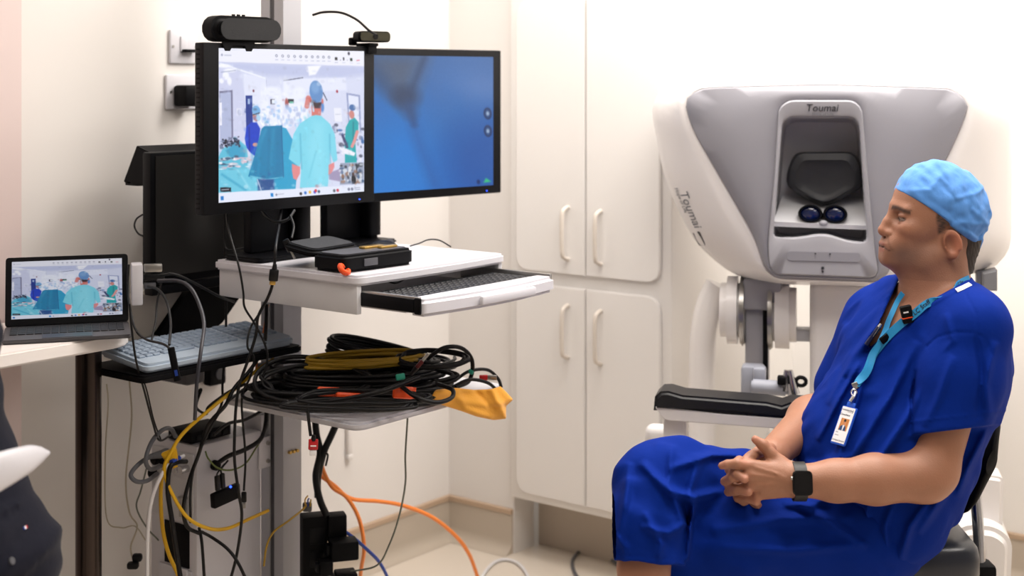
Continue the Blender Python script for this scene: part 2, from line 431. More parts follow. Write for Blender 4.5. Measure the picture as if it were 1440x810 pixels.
for (lx, ly, sx, sy, e) in LIGHTS:
    t = thing('ceiling_light', 'flat white ceiling light panel above the room', 'light', (lx, ly, CEIL-.02), 'ceiling light panels', ROOM)
    bm = new()
    for a, b, c, d in ((0, sy/2, sx+.04, .02), (0, -sy/2, sx+.04, .02), (sx/2, 0, .02, sy), (-sx/2, 0, .02, sy)): box(bm, (lx+a, ly+b, CEIL-.012), (c, d, .022), .003)
    obj('frame', bm, m_white, t, ROOM); obj('diffuser', box(new(), (lx, ly, CEIL-.01), (sx-.02, sy-.02, .008)), m_diff, t, ROOM)

# ---------------------------------------------------------------- built-in cupboard
cab = thing('built_in_cupboard', 'white built-in cupboard with four doors and bow handles beside the room corner', 'cupboard', (.1, -.55, 0), None, ROOM)
bm = box(new(), (.27, -.551, 1.38), (.58, .576, 2.4), .006); obj('body', bm, m_cab, cab, ROOM)
obj('plinth', box(new(), (.34, -.551, .0885), (.44, .57, .175)), m_skirt, cab, ROOM)
XF = -.0203
def cdoor(y0, y1, z0, z1, rad, hy, hz0, hz1):
    # polygon in (y,z) -> world room: x = XF - depth
    pts = rounded([(y0, z0), (y1, z0), (y1, z1), (y0, z1)], rad, 6)
    mx = Matrix(((0, 0, -1, XF), (1, 0, 0, 0), (0, 1, 0, 0), (0, 0, 0, 1)))
    d = obj('door', prism(new(), pts, .012, .003, mx), m_cab, cab, ROOM)
    h = tube(new(), spline([(XF-.012, hy, hz0), (XF-.03, hy, hz0+.006), (XF-.042, hy, hz0+.025), (XF-.042, hy, hz1-.025), (XF-.03, hy, hz1-.006), (XF-.012, hy, hz1)], 5), .0065, 8)
    obj('handle', h, m_handle, d, ROOM, 80)
yl, ym, yr = -.294, -.551, -.808
cdoor(ym+.002, yl, .88, 1.695, [0, .05, .05, 0], ym+.062, .925, 1.08)
cdoor(yr, ym-.002, .88, 1.695, [.05, 0, 0, .05], ym-.056, .92, 1.075)
cdoor(ym+.002, yl, .205, .842, [0, .05, .05, 0], ym+.062, .635, .79)
cdoor(yr, ym-.002, .205, .842, [.05, 0, 0, .05], ym-.056, .63, .785)

# ---------------------------------------------------------------- wall plates on the left wall
def wallplate(name, label, cx, cz, w_, h_):
    t = thing(name, label, 'socket', (cx, 0, cz-h_/2), None, ROOM)
    obj('plate', box(new(), (cx, -.0055, cz), (w_, .01, h_), .004), m_white, t, ROOM)
    for s in (-1, 1): obj('screw', cyl(new(), (cx+s*w_*.41, -.0102, cz), (cx+s*w_*.41, -.0125, cz), .0035, n=10), m_steel, t, ROOM)
    return t
t = wallplate('switched_outlet', 'white switched wall outlet with a small black plug, above the double socket', -1.066, 1.541, .09, .088)
obj('rocker_switch', box(new(), (-1.07, -.0125, 1.548), (.022, .006, .04), .002), m_white, t, ROOM)
obj('plug', box(new(), (-1.058, -.022, 1.53), (.04, .02, .008), .002), m_blackm, t, ROOM)
t = wallplate('wall_socket', 'white double wall socket with a chunky black power adapter plugged in', -1.05, 1.424, .146, .09)
ad = thing('power_adapter', 'chunky black power adapter plugged into the double wall socket', 'adapter', (-1.07, -.05, 1.386), None, ROOM)
obj('body', box(new(), (-1.075, -.0375, 1.414), (.06, .053, .055), .008), m_blackm, ad, ROOM)
obj('contact', cyl(new(), (-1.065, -.0642, 1.42), (-1.065, -.068, 1.42), .008, n=12), m_black, ad, ROOM)
pp = Vector((-.2, 4.53, 0))
t = thing('cable_cover', 'slim cream vertical cable cover on the wall behind the cart', 'cable cover', (-.46, 0, .36), None, ROOM)
obj('channel', box(new(), (-.46, -.008, .43), (.018, .014, .14), .004), m_wall, t, ROOM); obj('end_cap', box(new(), (-.46, -.0095, .352), (.02, .015, .016), .003), m_wall, t, ROOM)
sw = thing('wall_switch', 'small grey and white switch plate on the white wall beside the console', 'switch', (.7, -1.9, 1.0), None, ROOM)
obj('plate', box(new(), (.7145, -2.02, 1.03), (.01, .06, .06), .003), m_white, sw, ROOM)
obj('rocker_switch', box(new(), (.7075, -2.02, 1.03), (.006, .02, .03), .002), m_greyd, sw, ROOM)

# ================================================================== the cart
cart = thing('workstation_cart', 'pale grey height-adjustable workstation cart carrying two monitors', 'cart', (.25, .48, 0), None, CART)
TZ = 1.04
bow = [(x, -.012*math.sin(math.pi*x/.5)) for x in np.linspace(0, .5, 9)]
top = [(-.002, .45), (-.002, 0)]+bow[1:-1]+[(.502, 0), (.502, .45)]
pts = rounded([(-.004, .455), (-.004, -.004)]+[(x, y-.004) for x, y in bow[2:-2]]+[(.504, -.004), (.504, .455)], [.01, .025]+[0]*len(bow[2:-2])+[.025, .01], 4)
obj('tabletop', prism(new(), pts, .022, .005, Matrix.Translation((0, 0, TZ-.022))), m_white, cart, CART)
bm = new(); box(bm, (.01, .225, TZ-.0525), (.014, .44, .061), .002); box(bm, (.49, .225, TZ-.0525), (.014, .44, .061), .002); box(bm, (.25, .44, TZ-.0525), (.466, .014, .061), .002)
obj('apron', bm, m_pale, cart, CART)
# keyboard drawer, pulled out to the front
dr = obj('keyboard_tray', box(new(), (.25, .07, .972), (.44, .36, .006), .001), m_white, cart, CART)
lip = [(.026, -.115)]+[(x, -.165-.02*math.sin(math.pi*(x-.02)/.46)) for x in np.linspace(.022, .478, 9)]+[(.474, -.115)]
obj('front_lip', prism(new(), rounded(lip, .012, 3), .036, .008, Matrix.Translation((0, 0, .966)), 3), m_white, dr, CART)
obj('pull_handle', box(new(), (.27, -.193, .985), (.19, .012, .02), .005), m_white, dr, CART)
for vx in (.0235, .4765):
    obj('slide_rail', box(new(), (vx, -.02, .99), (.009, .27, .034), .002), m_steel, dr, CART)
obj('rail_cover', box(new(), (.0165, -.06, .989), (.0045, .17, .028), .002), m_black, dr, CART)
obj('rail_end', box(new(), (.0165, -.155, .989), (.006, .018, .034), .003), m_blackm, dr, CART)
# column: extruded profile with a groove on each side
prof = [(-.03, -.04), (.03, -.04), (.03, -.008), (.024, -.008), (.024, .008), (.03, .008), (.03, .04), (-.03, .04), (-.03, .008), (-.024, .008), (-.024, -.008), (-.03, -.008)]
CX, CY = .25, .505
obj('column', prism(new(), prof, 1.8, 0, Matrix.Translation((CX, CY, .09))), m_alu, cart, CART, 20)
obj('groove_strip', box(new(), (CX-.0262, CY, .95), (.004, .012, 1.6)), m_greyd, cart, CART)
bm = new(); box(bm, (CX, CY, .748), (.076, .096, .018), .004); obj('collar', bm, m_greyd, cart, CART)
SZ = .728
pts = rounded([(-.004, .43), (-.004, -.004), (.504, -.004), (.504, .43)], [.03, .035, .035, .03], 5)
obj('lower_shelf', prism(new(), pts, .017, .005, Matrix.Translation((0, 0, SZ-.017))), m_white, cart, CART)
bm = new(); box(bm, (.25, .36, SZ-.034), (.09, .2, .03), .006); box(bm, (.25, .452, SZ-.045), (.11, .02, .07), .004); obj('shelf_bracket', bm, m_white, cart, CART)
bm = new(); box(bm, (.25, .449, TZ-.055), (.1, .016, .05), .004); box(bm, (.25, .36, TZ-.0535), (.1, .16, .018), .004); obj('top_bracket', bm, m_greyd, cart, CART)
bm = new()
for k in range(3): cyl(bm, (CX-.012+.012*k, CY-.041, .545), (CX-.012+.012*k, CY-.048, .545), .004, n=10)
obj('bolt', bm, m_gold, cart, CART)
bm = new(); box(bm, (.25, .3, .085), (.08, .62, .05), .012); box(bm, (.25, .58, .085), (.5, .07, .05), .012); box(bm, (.25, .02, .085), (.5, .07, .05), .012); obj('base', bm, m_pale, cart, CART)
for x in (.04, .46):
    for y in (.02, .58):
        bm = new(); cyl(bm, (x-.015, y, .035), (x+.015, y, .035), .034, n=20, bev=.005); box(bm, (x, y, .055), (.045, .03, .02), .005); obj('caster', bm, m_blackm, cart, CART)

# ---- keyboard on the tray
kb = thing('keyboard', 'black full-size computer keyboard on the pulled-out cart tray', 'keyboard', (.25, -.05, .975), None, CART)
KM = CART @ Matrix.Translation((.2475, -.06, .9755))
obj('case', box(new(), (0, 0, .009), (.43, .135, .018), .005), m_black, kb, KM)
def keys(n, cols, rows, w_, h_, dep, z):
    bm = new()
    for r in range(rows):
        y = (r-(rows-1)/2)*dep/rows; x = -w_/2; c = 0
        while x < w_/2-.004:
            kw = w_/cols
            if r == 0 and 3 <= c <= 3: kw *= 5
            if abs(x+kw/2-w_*.235) < w_*.012 or abs(x+kw/2-w_*.36) < w_*.012: x += kw*.55; c += 1; continue
            kw = min(kw, w_/2-x)
            box(bm, (x+kw/2, y, z), (kw*.86, dep/rows*.84, h_), .0018, seg=1); x += kw; c += 1
    return bm
o = obj('keys', keys(0, 22, 6, .415, .009, .122, .0205), M('black_key', '1a1b1f', .5, var=.1), kb, KM); o['kind'] = 'stuff'

# ---- monitors
def monitor(name, label, v0, u0, v1, u1, z0, z1, bez, canvas, neck_v, neck_u, gain):
    a = Vector((v0, u0, 0)); b = Vector((v1, u1, 0)); ctr = (a+b)/2; ctr.z = (z0+z1)/2; W = (b-a).length; H = z1-z0
    # local: X along the screen, Y up, Z towards the viewer
    mx = CART @ basis(ctr, b-a, (0, 0, 1))
    if (mx.to_3x3() @ Vector((0, 0, 1))).dot(mx.translation) > 0: raise Exception('facing')
    t = thing(name, label, 'monitor', (neck_v, neck_u, TZ+.0005), None, CART)
    bm = box(new(), (0, 0, -.0165), (W, H, .032), .003); box(bm, (0, -.01, -.055), (W*.7, H*.6, .03), .012)
    hs = obj('housing', bm, m_black, t, mx)
    bm = new()
    for k in range(34): box(bm, (-W/2-.0004, -H*.46+k*H*.92/33, -.02), (.001, .0035, .01))
    o = obj('vent_slots', bm, m_blackm, hs, mx)
    l, r, tp, bt = bez; sw_, sh_ = W-l-r, H-tp-bt
    sm = mx @ Matrix.Translation(((l-r)/2, (bt-tp)/2, .0006))
    canvas.mesh('screen', sm, sw_, sh_, m_picture, t, gain)
    obj('power_light', box(new(), (W*.4, -H/2+.008, .0008), (.004, .002, .001)), m_led, t, mx)
    back = (u0+u1)/2+.075
    bm = box(new(), (neck_v, neck_u, (TZ+.012+1.36)/2), (.12, .028, 1.36-TZ-.012), .006)
    obj('neck', bm, m_black, t, CART)
    cv = (v0+v1)/2
    bm = new(); box(bm, ((neck_v+cv)/2, neck_u-.028, 1.335), (abs(cv-neck_v)+.1, .06, .07), .012); obj('mount', bm, m_black, t, CART)
    bm = new(); prism(bm, rounded([(neck_v+.062, neck_u-.05), (neck_v+.105, neck_u-.05), (neck_v+.105, neck_u+.02), (neck_v+.062, neck_u+.02)], .02), .24, .008, Matrix.Translation((0, 0, TZ+.012))); obj('hinge_cover', bm, m_black, t, CART)
    bm = prism(new(), rounded([(neck_v-.11, neck_u-.1), (neck_v+.11, neck_u-.1), (neck_v+.11, neck_u+.03), (neck_v-.11, neck_u+.03)], .02), .011, .004, Matrix.Translation((0, 0, TZ+.0008))); obj('foot', bm, m_black, t, CART)
    return t, mx, W, H

# left screen: the video call of an operating theatre
def theatre():
    c = Canvas(330, 230, [(145, 88), (815, 82), (770, 745), (108, 798)], (226, 229, 246))
    X, Y = c.X, c.Y
    c.poly([(140, 150), (820, 150), (820, 740), (100, 760)], (214, 219, 243))
    c.poly([(140, 152), (820, 152), (820, 190), (700, 215), (360, 212), (250, 190), (140, 185)], (192, 199, 232), 30)
    c.poly([(140, 150), (240, 200), (262, 470), (200, 560), (110, 600)], (206, 210, 238), 6)
    c.poly([(250, 205), (350, 222), (350, 440), (250, 470)], (226, 230, 250), 4)
    c.line([(150, 160), (345, 222)], 7, (240, 243, 255), 4); c.line([(352, 222), (352, 300)], 2, (180, 185, 215))
    c.poly([(545, 160), (610, 155), (580, 200), (550, 205)], (245, 246, 255), 8)
    for p in ((165, 170, 32, 9), (190, 190, 26, 9), (170, 215, 14, 20), (185, 240, 10, 20), (150, 240, 10, 12)): c.oval(*p, (243, 245, 255), 6)
    c.line([(150, 200), (215, 190)], 3, (150, 160, 190), 3)
    c.poly([(138, 288), (197, 281), (188, 500), (130, 545)], (120, 120, 150), 2); c.poly([(140, 297), (189, 291), (181, 498), (130, 540)], (178, 186, 219), 2)
    c.poly([(136, 340), (146, 340), (141, 445), (131, 445)], (240, 240, 252), 2)
    c.rect(210, 365, 233, 400, (224, 226, 244), 3); c.oval(222, 385, 9, 14, (190, 196, 222), 4)
    c.poly([(254, 305), (284, 305), (276, 520), (246, 528)], (24, 54, 140), 2); c.rect(262, 320, 272, 345, (170, 190, 230), 2)
    c.oval(291, 283, 4, 6, (110, 50, 70), 3)
    c.line([(432, 232), (520, 216)], 4, (70, 75, 100), 2); c.poly([(430, 235), (520, 220), (720, 210), (720, 270), (430, 290)], (228, 232, 252), 8)
    # robot arms
    for x, y, rx, ry in ((340, 350, 20, 90), (375, 285, 40, 24), (405, 340, 20, 70), (440, 290, 14, 60), (470, 360, 30, 70), (500, 290, 30, 30), (500, 380, 34, 60), (360, 420, 35, 40), (430, 420, 30, 35)): c.oval(x, y, rx, ry, (236, 240, 255), 14)
    for x, y, rx, ry in ((325, 415, 12, 28), (408, 418, 11, 22), (482, 415, 12, 22)): c.oval(x, y, rx, ry, (250, 252, 255), 4); c.oval(x, y, rx*.6, ry*.6, (214, 224, 248), 4)
    c.rect(365, 320, 385, 343, (60, 60, 80), 2); c.rect(371, 323, 388, 340, (232, 236, 250), 2); c.rect(445, 318, 472, 336, (40, 45, 55), 2); c.rect(452, 328, 470, 338, (110, 190, 170), 3); c.oval(439, 335, 8, 20, (170, 90, 90), 5)
    for k in range(90):
        x = RNG.uniform(330, 520); y = RNG.uniform(350, 450); c.oval(x, y, RNG.uniform(3, 9), RNG.uniform(3, 14), ((150, 190, 238), (246, 249, 255), (178, 190, 226))[k % 3], 4, .6)
    # nurse in blue gown
    c.poly([(240, 505), (250, 450), (272, 428), (298, 430), (312, 458), (300, 525), (282, 585), (262, 570), (244, 545)], (16, 62, 196), 4)
    c.line([(262, 450), (258, 560)], 5, (10, 40, 150), 4); c.oval(296, 402, 15, 22, (200, 140, 130), 3); c.oval(298, 374, 19, 22, (120, 175, 225), 3); c.oval(306, 408, 10, 14, (170, 210, 240), 3); c.line([(280, 395), (312, 385)], 4, (60, 60, 80), 2); c.oval(286, 532, 13, 9, (215, 150, 140), 3)
    # instrument table, left
    c.poly([(112, 600), (140, 550), (215, 512), (245, 540), (250, 600), (240, 660), (270, 745), (105, 765)], (96, 190, 218), 5)
    c.poly([(150, 560), (210, 518), (240, 560), (235, 600), (170, 590)], (62, 160, 200), 8)
    for k in range(60):
        x = RNG.uniform(130, 215); y = 495+RNG.uniform(0, 45)+(215-x)*.12; c.oval(x, y, RNG.uniform(3, 8), RNG.uniform(2, 7), ((22, 24, 40), (60, 66, 90), (120, 130, 160))[k % 3], 2)
    for k in range(50):
        x = RNG.uniform(125, 265); y = RNG.uniform(585, 648); c.oval(x, y, RNG.uniform(4, 16), RNG.uniform(2, 6), ((245, 246, 252), (210, 205, 220), (225, 190, 205), (70, 100, 130))[k % 4], 3)
    c.poly([(112, 650), (250, 640), (300, 690), (370, 745), (100, 765)], (110, 200, 226), 10); c.line([(130, 670), (230, 740)], 10, (70, 170, 205), 10); c.line([(200, 650), (250, 735)], 8, (140, 215, 236), 8)
    # central drape
    c.poly([(400, 445), (430, 455), (475, 545), (470, 640), (455, 735), (350, 742), (300, 700), (400, 680)], (38, 160, 205), 3)
    c.poly([(318, 458), (330, 447), (412, 441), (405, 560), (402, 683), (330, 692), (245, 678), (280, 580)], (22, 128, 176), 3)
    for k, (x0, x1) in enumerate(((335, 300), (350, 345), (372, 352), (388, 380), (340, 270), (398, 395))): c.line([(x0, 460), (x1, 560+20*k % 70), (x1-10, 685)], 6, (16, 112, 162) if k % 2 else (44, 150, 194), 16, .6)
    c.line([(255, 676), (330, 690), (405, 680)], 4, (120, 200, 225), 3); c.line([(408, 445), (404, 680)], 4, (10, 96, 150), 4)
    c.rect(285, 690, 360, 742, (28, 60, 130), 8, .8); c.line([(285, 690), (300, 740)], 3, (230, 235, 250), 2)
    # right wall, door, staff member
    c.poly([(718, 282), (782, 292), (776, 470), (718, 470)], (150, 160, 200), 2); c.poly([(726, 292), (774, 300), (768, 470), (724, 470)], (226, 231, 250), 2)
    c.oval(675, 277, 5, 7, (160, 40, 60), 2); c.rect(655, 355, 690, 420, (235, 237, 250), 3); c.line([(660, 385), (685, 385)], 2, (190, 195, 215), 2)
    for k in range(70):
        x = RNG.uniform(640, 785); y = RNG.uniform(425, 600); c.oval(x, y, RNG.uniform(3, 12), RNG.uniform(3, 12), ((60, 66, 90), (200, 205, 228), (120, 130, 165), (40, 90, 160), (235, 236, 248))[k % 5], 3, .75)
    c.poly([(705, 445), (725, 412), (748, 398), (766, 420), (762, 468), (745, 520), (745, 610), (690, 612), (695, 520)], (32, 168, 176), 3)
    c.line([(742, 420), (735, 510)], 6, (18, 130, 145), 5); c.line([(757, 465), (740, 512), (728, 535)], 14, (222, 150, 150), 3); c.oval(737, 385, 12, 20, (205, 135, 130), 3); c.oval(742, 352, 15, 15, (72, 112, 170), 3)
    c.poly([(680, 480), (692, 478), (712, 540), (700, 545)], (60, 66, 110), 2); c.poly([(665, 540), (700, 545), (742, 565), (735, 580), (690, 570)], (238, 239, 250), 3)
    c.poly([(610, 660), (665, 640), (665, 700), (612, 690)], (160, 150, 185), 4)
    # surgeon, back view
    c.line([(540, 310), (530, 350)], 22, (214, 132, 130), 4); c.oval(600, 350, 10, 26, (60, 120, 200), 5, .8); c.line([(610, 285), (625, 320)], 4, (40, 50, 80), 2)
    c.poly([(548, 396), (570, 384), (592, 392), (632, 430), (652, 480), (656, 600), (636, 612), (624, 560), (604, 722), (475, 730), (492, 600), (478, 632), (432, 596), (462, 480), (494, 430)], (126, 214, 236), 3)
    c.poly([(560, 420), (600, 430), (600, 700), (540, 715), (520, 560)], (140, 222, 242), 40, .8); c.line([(492, 480), (488, 640)], 7, (84, 178, 208), 7, .7); c.line([(628, 480), (622, 620)], 6, (84, 178, 208), 7, .7); c.line([(520, 680), (560, 560)], 5, (100, 194, 220), 9, .6)
    c.poly([(446, 618), (482, 632), (480, 662), (462, 694), (448, 686), (444, 650)], (226, 138, 142), 3); c.poly([(614, 622), (640, 610), (640, 634), (622, 662), (610, 668)], (226, 138, 142), 3); c.poly([(552, 345), (598, 345), (592, 392), (570, 390), (550, 394)], (212, 118, 112), 3)
    c.poly([(558, 330), (600, 330), (592, 358), (566, 358)], (60, 45, 55), 5); c.oval(578, 280, 31, 52, (96, 142, 200), 3); c.oval(574, 262, 20, 26, (130, 172, 220), 14, .7); c.line([(556, 325), (560, 372)], 8, (190, 215, 240), 3); c.oval(547, 318, 7, 13, (208, 112, 108), 3); c.oval(604, 325, 5, 12, (208, 112, 108), 3)
    # picture in picture
    c.poly([(668, 614), (776, 610), (770, 706), (660, 714)], (150, 160, 185), 2)
    for k in range(60):
        x = RNG.uniform(668, 768); y = RNG.uniform(618, 704); c.oval(x, y, RNG.uniform(3, 11), RNG.uniform(4, 14), ((40, 48, 60), (205, 212, 225), (60, 90, 130), (150, 110, 90), (235, 238, 245))[k % 5], 3, .8)
    c.oval(725, 690, 12, 20, (20, 26, 40), 3); c.oval(725, 665, 6, 9, (80, 60, 60), 2); c.line([(718, 612), (713, 710)], 2, (235, 238, 250), 1)
    # window bars and icons
    c.poly([(140, 86), (820, 80), (820, 153), (140, 153)], (238, 239, 252), 1.5); c.line([(142, 152), (815, 156)], 2, (205, 208, 235), 1.5)
    c.oval(158, 119, 5, 6, (170, 175, 200), 2); c.line([(170, 120), (198, 120)], 5, (190, 195, 215), 3)
    for k, x in enumerate((405, 433, 460, 488, 516, 542, 570, 596, 622, 648)):
        c.oval(x, 116, 5.5, 6.5, (110, 115, 140), 1.2); c.oval(x, 116, 3, 4, (238, 239, 252), 1.2); c.line([(x-6, 135), (x+6, 135)], 2.5, (175, 180, 205), 2)
    c.rect(675, 115, 687, 128, (25, 25, 35), 1.5); c.rect(713, 114, 719, 129, (25, 25, 35), 1.5); c.rect(746, 117, 757, 130, (30, 50, 40), 1.5); c.line([(778, 127), (790, 126)], 4, (200, 40, 70), 2); c.line([(699, 128), (703, 128)], 2, (120, 120, 140)); c.line([(731, 128), (735, 128)], 2, (120, 120, 140))
    for x in (681, 716, 751, 784): c.line([(x-7, 140), (x+7, 140)], 2, (170, 175, 200), 2)
    c.oval(742, 95, 5, 8, (40, 40, 60), 2); c.line([(150, 98), (240, 92)], 2, (215, 218, 235), 2)
    c.poly([(100, 753), (370, 738), (780, 713), (790, 760), (100, 805)], (228, 233, 250), 1.5)
    c.rect(118, 728, 166, 748, (24, 30, 44), 1.5); c.line([(124, 739), (156, 737)], 3, (200, 205, 220), 2)
    c.rect(118, 768, 131, 786, (30, 120, 200), 2); c.rect(341, 753, 353, 770, (20, 130, 210), 1.5); c.line([(372, 760), (400, 757)], 3, (170, 175, 195), 2); c.oval(367, 761, 4, 5, (120, 125, 150), 1.5)
    for x, y, q in ((478, 756, (40, 40, 50)), (499, 752, (40, 110, 200)), (520, 749, (235, 180, 50)), (542, 748, (80, 80, 200)), (547, 742, (210, 50, 60)), (561, 746, (60, 90, 120)), (632, 742, (90, 95, 110)), (648, 740, (200, 60, 80)), (700, 735, (120, 125, 150)), (715, 734, (120, 125, 150))): c.oval(x, y, 6, 7, q, 2)
    for y in (728, 736): c.line([(732, y), (752, y-1)], 2.5, (140, 145, 170), 2)
    for k in range(500):
        x, y = RNG.uniform(115, 790), RNG.uniform(160, 735); s_ = c.c[int(np.clip((y-85)/660*229, 0, 229)), int(np.clip((x-130)/660*329, 0, 329))]*255; c.oval(x, y, RNG.uniform(2, 10), RNG.uniform(2, 10), np.clip(s_*RNG.uniform(.86, 1.1), 0, 255), 6, .35)
    k_ = c.c.copy(); k_[1:-1, 1:-1] = (c.c[:-2, 1:-1]+c.c[2:, 1:-1]+c.c[1:-1, :-2]+c.c[1:-1, 2:]+2*c.c[1:-1, 1:-1])/6; c.c = k_*.6+c.c*.4
    return c
TH_C = theatre()

# right screen: endoscope picture
def scope():
    c = Canvas(240, 170, [(398, 222), (897, 235), (862, 783), (355, 812)], (60, 110, 176))
    X, Y = c.X, c.Y; n = np.zeros_like(X)
    g = np.clip((Y-240)/540, 0, 1)[..., None]
    c.c = (np.array((62, 112, 178))*(1-g)+np.array((44, 112, 200))*g)/255
    c.oval(470, 720, 200, 340, (24, 132, 226), 190, .95); c.oval(440, 420, 90, 150, (56, 118, 196), 150, .7)
    c.poly([(415, 225), (660, 232), (602, 410), (588, 470), (520, 390)], (74, 100, 142), 90, .95)
    c.poly([(470, 225), (655, 232), (600, 400), (560, 400)], (88, 104, 132), 90, .8)
    c.oval(580, 400, 45, 45, (50, 66, 98), 50, .9); c.line([(655, 238), (602, 370), (590, 440), (600, 520)], 16, (44, 62, 96), 26, .8)
    c.line([(590, 440), (604, 560), (655, 780)], 8, (36, 88, 164), 70, .7); c.line([(440, 230), (520, 370), (590, 470)], 30, (52, 78, 120), 60, .6)
    c.oval(780, 420, 150, 200, (66, 126, 200), 160, .6); c.oval(860, 700, 160, 200, (38, 92, 176), 150, .7)
    for x, y in ((862, 475), (858, 550), (404, 568), (408, 486)):
        c.oval(x, y, 14, 25, (26, 44, 84), 4); c.oval(x, y, 10, 20, (48, 84, 142), 4); c.oval(x, y, 5, 9, (170, 195, 225), 4)
    c.poly([(828, 772), (838, 752), (856, 768)], (60, 210, 140), 6); c.oval(810, 768, 6, 10, (20, 50, 110), 5)
    c.c += RNG.normal(0, .006, c.c.shape[:2])[..., None]
    return c
MONL = monitor('monitor', 'black monitor showing a video call of an operating theatre', -.138, .331, .37, .302, 1.158, 1.536, (.040, .036, .012, .026), TH_C, .115, .41, 1.0)
MONR = monitor('monitor', 'black monitor showing a blue endoscope picture, behind the other monitor', .30, .352, .83, .272, 1.152, 1.534, (.03, .03, .018, .022), scope(), .395, .445, .8)

# ---- speaker bar with camera clip on the left monitor
t = thing('conference_speaker', 'rounded black conference speaker bar clipped on top of the video-call monitor', 'speaker', (-.02, .33, 1.5375), None, CART)
mx = MONL[1]; H = MONL[3]; W = MONL[2]
def pill(L, h, n=8):
    return [(L/2-h/2+h/2*math.sin(a), h/2*math.cos(a)) for a in np.linspace(0, math.pi, n)]+[(-L/2+h/2-h/2*math.sin(a), -h/2*math.cos(a)) for a in np.linspace(0, math.pi, n)]
bm = prism(new(), pill(.185, .058), .055, .012, mx @ Matrix.Translation((-W/2+.112, H/2+.0315, -.045)), 3)
bd = obj('body', bm, m_blackm, t)
obj('grille', prism(new(), pill(.17, .048), .002, .0008, mx @ Matrix.Translation((-W/2+.118, H/2+.0305, .0154))), M('grille_black', '191a1d', .7, bump=.8, bscale=900, var=.1), t)
bm = new()
for k in range(3): box(bm, (-W/2+.096+.014*k, H/2+.0592, -.02), (.009, .012, .003), .001, mx)
obj('button', bm, m_black, t)
bm = prism(new(), [(-.045, .002), (.045, .002), (.045, -.004), (.036, -.018), (.022, -.018), (.016, -.006), (-.016, -.006), (-.024, -.018), (-.036, -.018), (-.045, -.004)], .004, .001, mx @ Matrix.Translation((-W/2+.092, H/2, .0012)))
obj('clip', bm, m_blackm, t)
# ---- webcam between the monitors
t = thing('webcam', 'small black webcam perched between the two monitors', 'webcam', (.37, .30, 1.536), None, CART)
wm = mx @ Matrix.Translation((W/2-.012, H/2+.0235, 0)) @ Matrix.Rotation(math.radians(-14), 4, 'Y')
obj('body', prism(new(), rounded([(-.045, -.0135), (.045, -.0135), (.045, .0135), (-.045, .0135)], .012), .034, .004, wm @ Matrix.Translation((0, 0, -.014))), m_blackm, t)
obj('face', prism(new(), rounded([(-.041, -.0105), (.041, -.0105), (.041, .0105), (-.041, .0105)], .009), .0015, .0005, wm @ Matrix.Translation((0, 0, .0202))), M('smoky_lens', '3a382c', .15, coat=.6, var=.1), t)
obj('lens', cyl(new(), wm @ Vector((0, 0, .0218)), wm @ Vector((0, 0, .0235)), .007, n=16), m_glass, t)
bm = new(); box(bm, (W/2-.012, H/2+.0045, -.014), (.03, .008, .05), .002, mx); box(bm, (W/2-.012, H/2-.006, .004), (.028, .022, .004), .0015, mx); box(bm, (W/2-.045, H/2+.012, -.03), (.02, .02, .014), .004, mx); obj('clip', bm, m_blackm, t)
cable('webcam_cable', 'short black webcam cable arching from the cart column to the webcam', [(440, 21, 3.44), (456, 17, 3.42), (480, 18, 3.40), (502, 28, 3.39), (518, 42, 3.40), (529, 49, 3.42)], .0032, m_rubber)

# ---- tool case, mouse on the tabletop
t = thing('zip_case', 'open black zip case with a mesh lid and an orange tag on the cart top', 'case', (.11, .11, TZ+.0005), None, CART)
CM = CART @ Matrix.Translation((.115, .095, TZ+.001)) @ Matrix.Rotation(math.radians(-3), 4, 'Z')
obj('tray', prism(new(), rounded([(-.108, -.055), (.108, -.055), (.108, .05), (-.108, .05)], .022), .036, .006, CM, 3), m_blackm, t)
bm = prism(new(), rounded([(-.096, -.043), (.096, -.043), (.096, .038), (-.096, .038)], .016), .002, 0, CM @ Matrix.Translation((0, 0, .0365))); obj('lining', bm, m_greyd, t)
bm = new(); box(bm, (.03, .005, .041), (.06, .02, .006), .002, CM); box(bm, (.055, -.02, .041), (.05, .014, .006), .002, CM); obj('contents', bm, m_gold, t)
LM = CM @ Matrix.Translation((-.025, .054, .024)) @ Matrix.Rotation(math.radians(10), 4, 'Z') @ Matrix.Rotation(math.radians(9), 4, 'X')
ld = obj('lid', prism(new(), rounded([(-.085, 0), (.085, 0), (.085, .10), (-.085, .10)], .03), .016, .006, LM, 3), m_blackm, t)
obj('mesh_net', prism(new(), rounded([(-.073, .012), (.073, .012), (.073, .088), (-.073, .088)], .02), .002, .0008, LM @ Matrix.Translation((0, 0, .0162))), M('mesh_fabric', '2e2f33', .7, bump=1, bscale=700, var=.25, vscale=260), ld)
bm = tube(new(), spline([CM @ Vector(p) for p in ((-.1, -.045, .012), (-.118, -.055, .018), (-.122, -.066, .008), (-.108, -.068, .002), (-.098, -.058, .006))], 5), .006, 6); obj('tag', bm, m_orangep, t, ang=60)
obj('zip_pull', box(new(), (-.03, -.0565, .018), (.04, .003, .016), .001, CM), m_greyd, t)
t = thing('mouse', 'black computer mouse behind the zip case on the cart top', 'mouse', (.27, .2, TZ+.0005), None, CART)
bm = new(); ball(bm, (0, 0, 0), 1, 12, (.058, .034, .034), CART @ Matrix.Translation((.268, .185, TZ+.006)))
for v in bm.verts: v.co.z = max(v.co.z, TZ+.001)
obj('body', bm, m_black, t, ang=60); obj('wheel', cyl(new(), CART @ Vector((.3, .181, TZ+.032)), CART @ Vector((.3, .189, TZ+.032)), .008, n=14), m_greyd, t)
cable('mouse_cable', 'thin black mouse cable curling over the cart top', [(577, 346, 3.41), (590, 342, 3.45), (603, 337, 3.50), (618, 338, 3.52), (634, 347, 3.5)], .0018, m_rubber)
